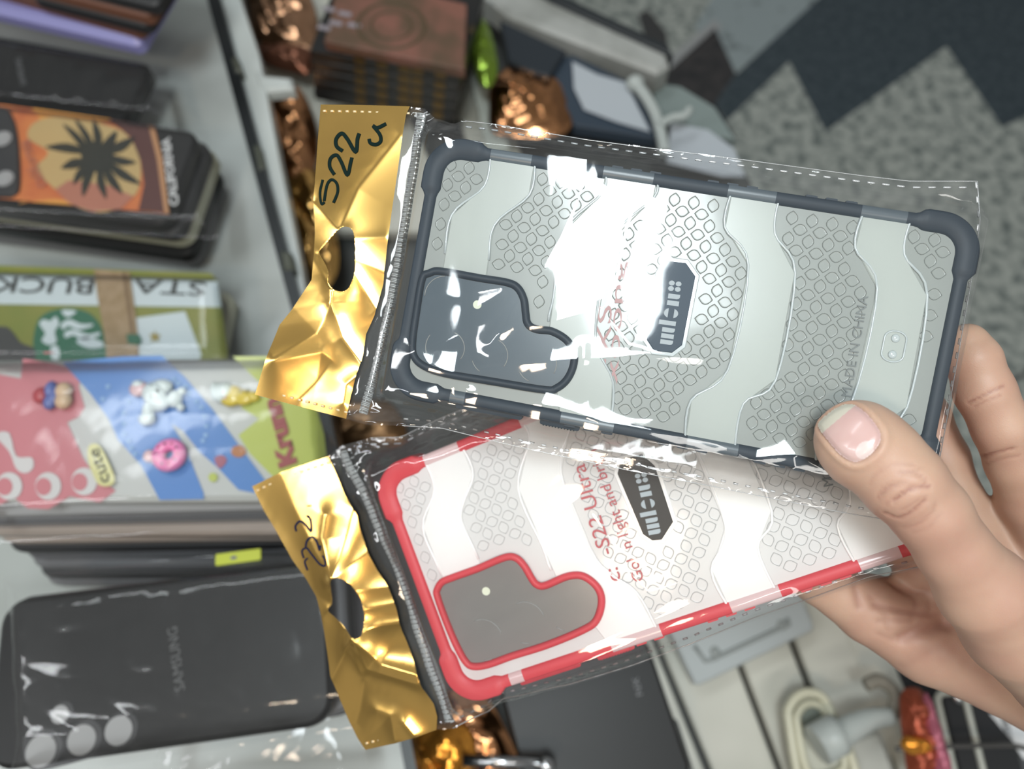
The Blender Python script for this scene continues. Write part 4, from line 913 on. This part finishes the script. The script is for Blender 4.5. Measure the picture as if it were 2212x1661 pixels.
# shelf sleeves: clear wrappings round the stacked cases
def sleeve(label, pts4, z, seed, amp=.0016, drop=.012, edge=.010):
    q = [H(p, z) for p in pts4]; c = sum(q, Vector())/4
    lpx = [(v.x-c.x, v.y-c.y) for v in q]
    X, Y = coons([lpx[0], lpx[1]], [lpx[3], lpx[2]], [lpx[0], lpx[3]], [lpx[1], lpx[2]], 140, 90)
    u = np.linspace(0, 1, 140)[None]; v = np.linspace(0, 1, 90)[:, None]
    e = np.minimum(np.minimum(v, 1-v)*.09, np.minimum(u, 1-u)*.18)
    Z = -drop*np.exp(-(e/edge)**2*1.2)+amp*crumple(X, Y, seed, 60, 3)+.08*amp*crumple(X, Y, seed+9, 300, 2)
    o = obj('plastic_sleeve', gridmesh(X, Y, Z), FILM2, None, Matrix.Translation(c)); return tag(o, label, 'plastic sleeve')
sleeve('clear plastic sleeve wrapped over the charm decorated case', [(-80, 752), (690, 745), (735, 1120), (-90, 1170)], 1.1345, 5, .0009)
sleeve('clear plastic sleeve wrapped over the black case with lens holes', [(-25, 1240), (735, 1165), (850, 1560), (-20, 1700)], 1.1145, 6)
sleeve('clear plastic sleeve over the sunset printed case', [(-90, 195), (440, 265), (462, 500), (-90, 470)], 1.0825, 8, .0005, .010, .006)
sleeve('clear plastic sleeve over the olive green printed case', [(-120, 555), (488, 575), (512, 800), (-120, 800)], 1.0525, 9, .0004)
sleeve('clear plastic sleeve lying over the black case in the top left', [(-120, 50), (340, 125), (372, 262), (-120, 210)], 1.049, 12)

# ------------------------------------------------------------------ foil bags and packets on the shelf
def foil(label, outline, z, m, seed, amp=.006, cat='foil bag', name='foil_bag', k0=75):
    q = [H(p, z) for p in outline]; c = sum(q, Vector())/len(q); pl = smooth_pts([(v.x-c.x, v.y-c.y) for v in q], 5)
    R = np.array(pl); n = len(R); rr = np.linspace(0, 1, 26)[:, None]
    X = R[:, 0][None]*rr; Y = R[:, 1][None]*rr
    Z = .006+amp*(1-rr**3)*1.4*(.4+crumple(X, Y, seed, k0, 4))+.35*amp*crumple(X, Y, seed+2, k0*3, 3)
    Xc = np.concatenate([X, X[:, :1]], 1); Yc = np.concatenate([Y, Y[:, :1]], 1); Zc = np.concatenate([Z, Z[:, :1]], 1); Zc[0] = Zc[0].mean()
    me = gridmesh(Xc, Yc, Zc); o = obj(name, me, m, None, Matrix.Translation(c))
    sol = o.modifiers.new('thick', 'SOLIDIFY'); sol.thickness = .0008
    return tag(o, label, cat)
RS = mat('rose_foil', (.60, .34, .20), .2, 1.0); OR = mat('orange_foil', (.90, .38, .06), .22, .9); LG = mat('green_foil', (.22, .34, .04), .25, .7)
foil('crumpled rose gold foil bag beside the track at the top', [(540, -40), (640, -50), (680, 20), (690, 90), (670, 130), (600, 118), (556, 90), (545, 30)], .905, RS, 31)
foil('small brown foil bag below the rose gold one, next to the white arm', [(560, 112), (640, 108), (680, 130), (672, 170), (640, 168), (580, 148)], .903, mat('brown_foil', (.24, .10, .06), .3, .8), 32)
foil('crumpled copper foil bag left of the marked gold header', [(566, 205), (640, 195), (680, 260), (690, 340), (660, 420), (610, 400), (585, 320)], .905, COPPER, 33)
foil('bright gold foil bag peeking out between track and upper gold header', [(615, 400), (690, 380), (720, 480), (735, 590), (690, 640), (640, 560)], .907, mat('bright_gold_foil', (.85, .50, .16), .14, 1.0), 34)
foil('copper foil bag behind the top edge of the upper bag', [(1065, 190), (1110, 150), (1170, 155), (1215, 200), (1235, 280), (1180, 310), (1070, 300), (1058, 240)], .905, COPPER, 35)
foil('green crinkled packet between the brown box and the grey rail', [(1000, 40), (1040, 50), (1062, 90), (1075, 160), (1060, 200), (1036, 190), (1018, 130), (998, 80)], .93, LG, 36, .007, 'packet', 'green_packet', 130)
foil('gold foil bag showing through the hole below the lower case', [(890, 1590), (950, 1560), (1010, 1570), (1030, 1640), (1010, 1700), (900, 1710), (880, 1640)], .94, OR, 37, .009)
foil('dark copper foil bag under the corner of the lower bag', [(960, 1500), (1040, 1500), (1085, 1560), (1120, 1660), (1040, 1700), (960, 1640)], .92, COPPER, 38)
foil('brown foil bag glimpsed between the two held bags', [(690, 880), (780, 870), (850, 880), (880, 960), (780, 980), (700, 960)], .92, mat('dark_brown_foil', (.20, .11, .05), .3, .8), 39)
foil('red and orange foil packet at the lower right beside the slats', [(1935, 1500), (1975, 1490), (2010, 1560), (2035, 1680), (1960, 1690), (1940, 1600)], .93, mat('red_foil', (.36, .08, .04), .3, .6), 40, .008, 'packet', 'foil_packet', 120)
foil('bright orange foil twist at the lower right', [(1940, 1592), (1975, 1590), (2000, 1604), (1998, 1620), (1960, 1626), (1938, 1612)], .945, OR, 41, .003, 'foil scrap', 'foil_scrap', 160)
foil('pink crinkled ribbon packet next to the dark case at lower right', [(1985, 1500), (2000, 1520), (2030, 1620), (2040, 1680), (2020, 1690), (1996, 1600)], .94, mat('pink_foil', (.42, .12, .17), .35, .3), 42, .004, 'packet', 'ribbon_packet', 150)

# flat boxes stack (dark, gilt edged) with a brown card sleeve on top
GILT = mat('gilt_edge', (.16, .10, .035), .35, .6); BOXD = mat('box_black', (.08, .055, .022), .35, var=(60, (.014, .014, .014), .60, .72))
labs = ['dark gilt edged flat box, lowest of the stack behind the upper bag', 'dark gilt edged flat box, second from the bottom of its stack', 'dark gilt edged flat box, third from the bottom of its stack', 'dark gilt edged flat box, fourth from the bottom of its stack', 'dark gilt edged flat box just under the brown printed one']
for k in range(5):
    z = .925+k*.0125; a = (688-4*k-12+k*2, 196-22*k); b = (990+2*k-6, 252-22*k)
    M_, LL = frameH(a, b, z); rt = thing('flat_box', labs[k], 'box', M_); bm = bm_new(); prism(bm, [(0, 0), (LL, 0), (LL, .10), (0, .10)], -.0115, 0, 0, .0012); obj('box_body', fin(bm), BOXD, rt)
    for g in range(5):
        x = LL*(.30+.13*g+.02*((g*7+k*3) % 3)); bm = bm_new(); prism(bm, [(x, -.0003), (x+LL*.07, -.0003), (x+LL*.07, .003), (x, .003)], -.0070, .0003); obj('gilt_stamp', fin(bm), GILT, rt)
M7, LL7 = frameH((700, 88), (1003, 150), .994); bx = thing('printed_box', 'reddish brown printed box on top of the dark stack, pale writing at its left', 'box', M7)
bm = bm_new(); prism(bm, [(0, 0), (LL7, 0), (LL7*.86, .072), (-.012, .078)], -.010, 0, 0, .001)
obj('box_body', fin(bm), mat('box_brown', (.20, .085, .06), .4, var=(22, (.10, .06, .035), .4, .6)), bx)
for (x, y) in ((710, 20), (745, 30), (725, 50), (765, 55), (700, 60)):
    c = loc(M7, (x, y), 0); bm = bm_new(); prism(bm, rrect(c.x-.006, c.y-.0025, c.x+.006, c.y+.0025, .001, 2), 0, .0003); obj('pale_mark', fin(bm), mat('mark_pale', (.25, .22, .24), .5), bx)
for i in range(2):
    c = loc(M7, (845, 55), 0); bm = bm_new(); tube(bm, [(c.x+(.030-.012*i)*math.cos(a), c.y+(.026-.011*i)*math.sin(a), .0002) for a in [k*math.pi/16 for k in range(32)]], .0015-.0005*i, True, 6, flat=.3)
    obj('ring_print', fin(bm), mat('print_olive_dark', (.075, .055, .025), .5), bx)
bm = bm_new(); M8, L8 = frameH((1002, 90), (1052, 330), .905); prism(bm, [(0, 0), (L8, 0), (L8, .022), (0, .014)], -.004, 0); tag(obj('cardboard_strip', fin(bm), mat('card_pale', (.38, .41, .37), .5), None, M8), 'narrow pale card strip between the dark box stack and the copper bag', 'card')
# dark boxes with white papers, right of the copper bag
DBL = mat('box_slate', (.022, .028, .035), .3)
def flatthing(name, label, cat, px, z, th, m, bev=.0015):
    o = flatpoly(name, px, z, m, None, th, bev); return tag(o, label, cat)
flatthing('flat_box', 'dark slate flat box leaning against the grey rail', 'box', [(1080, 42), (1222, 108), (1185, 165), (1140, 150), (1098, 130)], .925, .012, DBL)
flatthing('tray', 'dark blue tray with white paper in it behind the upper bag', 'tray', [(1188, 120), (1240, 118), (1370, 180), (1430, 300), (1240, 270), (1200, 190)], .915, .014, mat('tray_blue', (.035, .05, .07), .3))
flatthing('paper_sheet', 'white paper lying in the dark blue tray', 'paper', [(1236, 132), (1290, 160), (1352, 178), (1378, 230), (1405, 284), (1330, 262), (1262, 236), (1240, 190)], .918, .001, mat('paper', (.40, .43, .46), .6), .0003)
flatthing('paper_sheet', 'white paper corner sticking out above the long edge of the upper bag', 'paper', [(1450, 265), (1530, 280), (1585, 320), (1610, 380), (1560, 380), (1440, 350)], .905, .001, MATS['paper'], .0003)
flatthing('tray', 'grey green clear box to the right of the white cable', 'tray', [(1400, 175), (1470, 185), (1545, 230), (1590, 300), (1520, 290), (1430, 250)], .898, .012, mat('tray_green', (.20, .24, .23), .25))
PLW = mat('cable_white', (.40, .43, .41), .4)
bm = bm_new(); tube(bm, [H(p, .925) for p in smooth_pts([(1368, 176), (1392, 205), (1415, 245), (1428, 290), (1436, 330)], 5, False)], .0055, seg=10)
tube(bm, [H(p, .93) for p in smooth_pts([(1425, 270), (1450, 255), (1478, 250), (1490, 235)], 4, False)], .004, seg=8)
ball(bm, tuple(H((1372, 180), .925)), .009, .008, .008); tag(obj('cable', fin(bm), PLW, smooth=False), 'thick white cable with round plug lying on the dark blue tray', 'cable')

# ------------------------------------------------------------------ lower middle and lower right
s9, M9, L9 = slab('phone_case', 'black phone case lying under the long edge of the lower bag, tiny lettering', 'phone case', (1075, 1478), (1397, 1376), .965, .088, .010, -1, BLK, .007)
text('printed_lettering', 'NX', M9, (1388, 1500), (1378, 1462), .0042, GREYC, s9, .0002, .0001)
s10, M10, _ = slab('phone_case', 'grey sleeve covered phone case below the black one at the bottom centre', 'phone case', (1150, 1640), (1462, 1545), .945, .085, .012, -1, mat('sleeve_grey', (.13, .135, .13), .3), .006)
bm = bm_new(); tube(bm, [H((1000, 1643), .985), H((1170, 1647), .985)], .0035, seg=10); ball(bm, tuple(H((1180, 1652), .985)), .006, .006, .006); tag(obj('display_peg', fin(bm), mat('chrome', (.55, .56, .57), .2, 1.0)), 'chrome display peg with round tip at the bottom centre', 'peg')
sleeve('crumpled grey plastic sleeve at the bottom edge left of the gold header corner', [(330, 1585), (745, 1500), (800, 1700), (300, 1740)], 1.06, 14, .004)
plm = mat('plate_grey', (.40, .43, .43), .35)
M11, L11 = frameH((1440, 1398), (1728, 1290), .90); pl = thing('switch_plate', 'pale grey plastic plate with embossed outline lying on the slats', 'plate', M11)
bm = bm_new(); prism(bm, l2(M11, [(1430, 1330), (1500, 1478), (1512, 1480), (1756, 1362), (1758, 1350), (1730, 1285), (1600, 1290)], 0), -.008, 0, 0, .0015); obj('plate_body', fin(bm), plm, pl)
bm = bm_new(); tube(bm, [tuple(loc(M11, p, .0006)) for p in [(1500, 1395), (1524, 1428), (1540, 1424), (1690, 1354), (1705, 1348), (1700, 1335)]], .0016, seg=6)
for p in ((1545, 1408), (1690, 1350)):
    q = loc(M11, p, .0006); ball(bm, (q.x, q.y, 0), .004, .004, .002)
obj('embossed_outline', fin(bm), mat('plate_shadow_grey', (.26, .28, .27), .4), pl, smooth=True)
CRM = mat('cream_plastic', (.55, .53, .40), .35); 
M12 = Matrix.Translation(H((1760, 1580), .905)); ch = thing('charger_cradle', 'cream oval charger cradle with a hollow, lying on the slats at lower right', 'charger', M12)
def lw(pts, z): return [tuple(M12.inverted() @ H(p, z)) for p in pts]
ov = smooth_pts([(1700, 1560), (1705, 1515), (1735, 1490), (1775, 1498), (1800, 1540), (1830, 1600), (1850, 1700), (1740, 1720)], 5)
bm = bm_new(); prism(bm, [p[:2] for p in lw(ov, .905)], -.012, 0, 0, .003); obj('cradle_body', fin(bm), mat('cream_body', (.46, .46, .385), .4), ch)
for k, (sc, r) in enumerate(((.93, .0035), (.66, .0030))):
    c = np.mean(ov, 0); bm = bm_new(); tube(bm, lw([(c[0]+(x-c[0])*sc, c[1]+(y-c[1])*sc) for x, y in ov], .907), r, True, 8); obj('rim', fin(bm), CRM, ch, smooth=True)
bm = bm_new(); q = lw([(1760, 1560)], .906)[0]; prism(bm, disc(q[0], q[1], .013, 20), -.001, .001); obj('hollow', fin(bm), mat('hollow_green', (.16, .18, .15), .5), ch)
M13 = Matrix.Translation(H((1790, 1600), .925)); pg = thing('plug_cable', 'white plug with ribbed strain relief and cable resting on the cream cradle', 'cable', M13)
def lv(pts, z): return [tuple(M13.inverted() @ H(p, z)) for p in pts]
bm = bm_new(); tube(bm, lv([(1765, 1610), (1800, 1590), (1812, 1585)], .925), .014, seg=12); obj('plug_body', fin(bm), PLW, pg)
bm = bm_new(); pp = lv(smooth_pts([(1812, 1588), (1850, 1566), (1885, 1552), (1925, 1548)], 5, False), .925); tube(bm, pp, [.010-.0003*i+(.0008 if i % 2 else 0) for i in range(len(pp))], seg=12); obj('strain_relief', fin(bm), PLW, pg)
bm = bm_new(); tube(bm, lv(smooth_pts([(1925, 1548), (1935, 1500), (1900, 1470), (1870, 1480)], 5, False), .92), .005, seg=8); obj('cord', fin(bm), mat('cord_taupe', (.24, .22, .18), .5), pg, smooth=True)
flatthing('adapter_block', 'pale grey adapter block beside the plug on the slats', 'adapter', [(1835, 1600), (1900, 1580), (1945, 1700), (1830, 1700)], .905, .014, mat('adapter_grey', (.40, .40, .36), .4), .002)
DK = mat('case_ink', (.018, .019, .021), .3)
o2, M14, _ = slab('phone_case', 'dark phone case on edge with bright corner below the hand at lower right', 'phone case', (2040, 1480), (2175, 1700), .955, .05, .012, -1, DK, .006) if False else (None, None, None)
flatthing('platform', 'dark raised platform under the cases at the lower right corner', 'platform', [(1900, 1440), (2300, 1440), (2400, 1800), (2010, 1800)], .87, .02, mat('platform_dark', (.025, .025, .027), .5))
M15, L15 = frameH((2030, 1490), (2085, 1720), .93); fr = thing('phone_case', 'black case with pale inner frame and chrome corner at lower right', 'phone case', M15)
bm = bm_new(); prism(bm, rrect(0, 0, L15, .045, .008), -.010, 0, 0, .002); obj('shell', fin(bm), DK, fr)
bm = bm_new(); tube(bm, [(.002+x, y, .001) for x, y in rrect(0, -.004, L15, .016, .006)], .0024, True, 8); obj('pale_edge', fin(bm), mat('edge_pale', (.42, .43, .38), .3), fr)
bm = bm_new(); ball(bm, (.004, .010, .003), .006, .004, .003); obj('chrome_corner', fin(bm), MATS['chrome'], fr)
for i, lab in enumerate(('grey edged card case right of the black framed case', 'second grey edged card case, further right at the bottom')):
    M_, LL = frameH((2100+i*28, 1500+i*20), (2160+i*28, 1720), .925-.01*i); rt = thing('card_case', lab, 'case', M_)
    bm = bm_new(); prism(bm, rrect(0, 0, LL, .018, .003), -.008, 0, 0, .0015); obj('shell', fin(bm), mat('mid_grey_case', (.09, .095, .10), .3), rt)
flatthing('paper_sheet', 'white paper at the far lower right corner below the wrist', 'paper', [(2135, 1540), (2300, 1560), (2300, 1650), (2212, 1640), (2185, 1600)], .93, .001, mat('paper_white', (.62, .63, .64), .6), .0003)
bm = bm_new(); tube(bm, [H(p, .95) for p in smooth_pts([(1935, 1618), (2060, 1612), (2170, 1610), (2198, 1612), (2260, 1630)], 4, False)], .0016, seg=8); tag(obj('wire_rod', fin(bm), mat('wire_grey', (.12, .115, .11), .3, .6), smooth=True), 'thin dark wire crossing the cases at the lower right', 'wire')
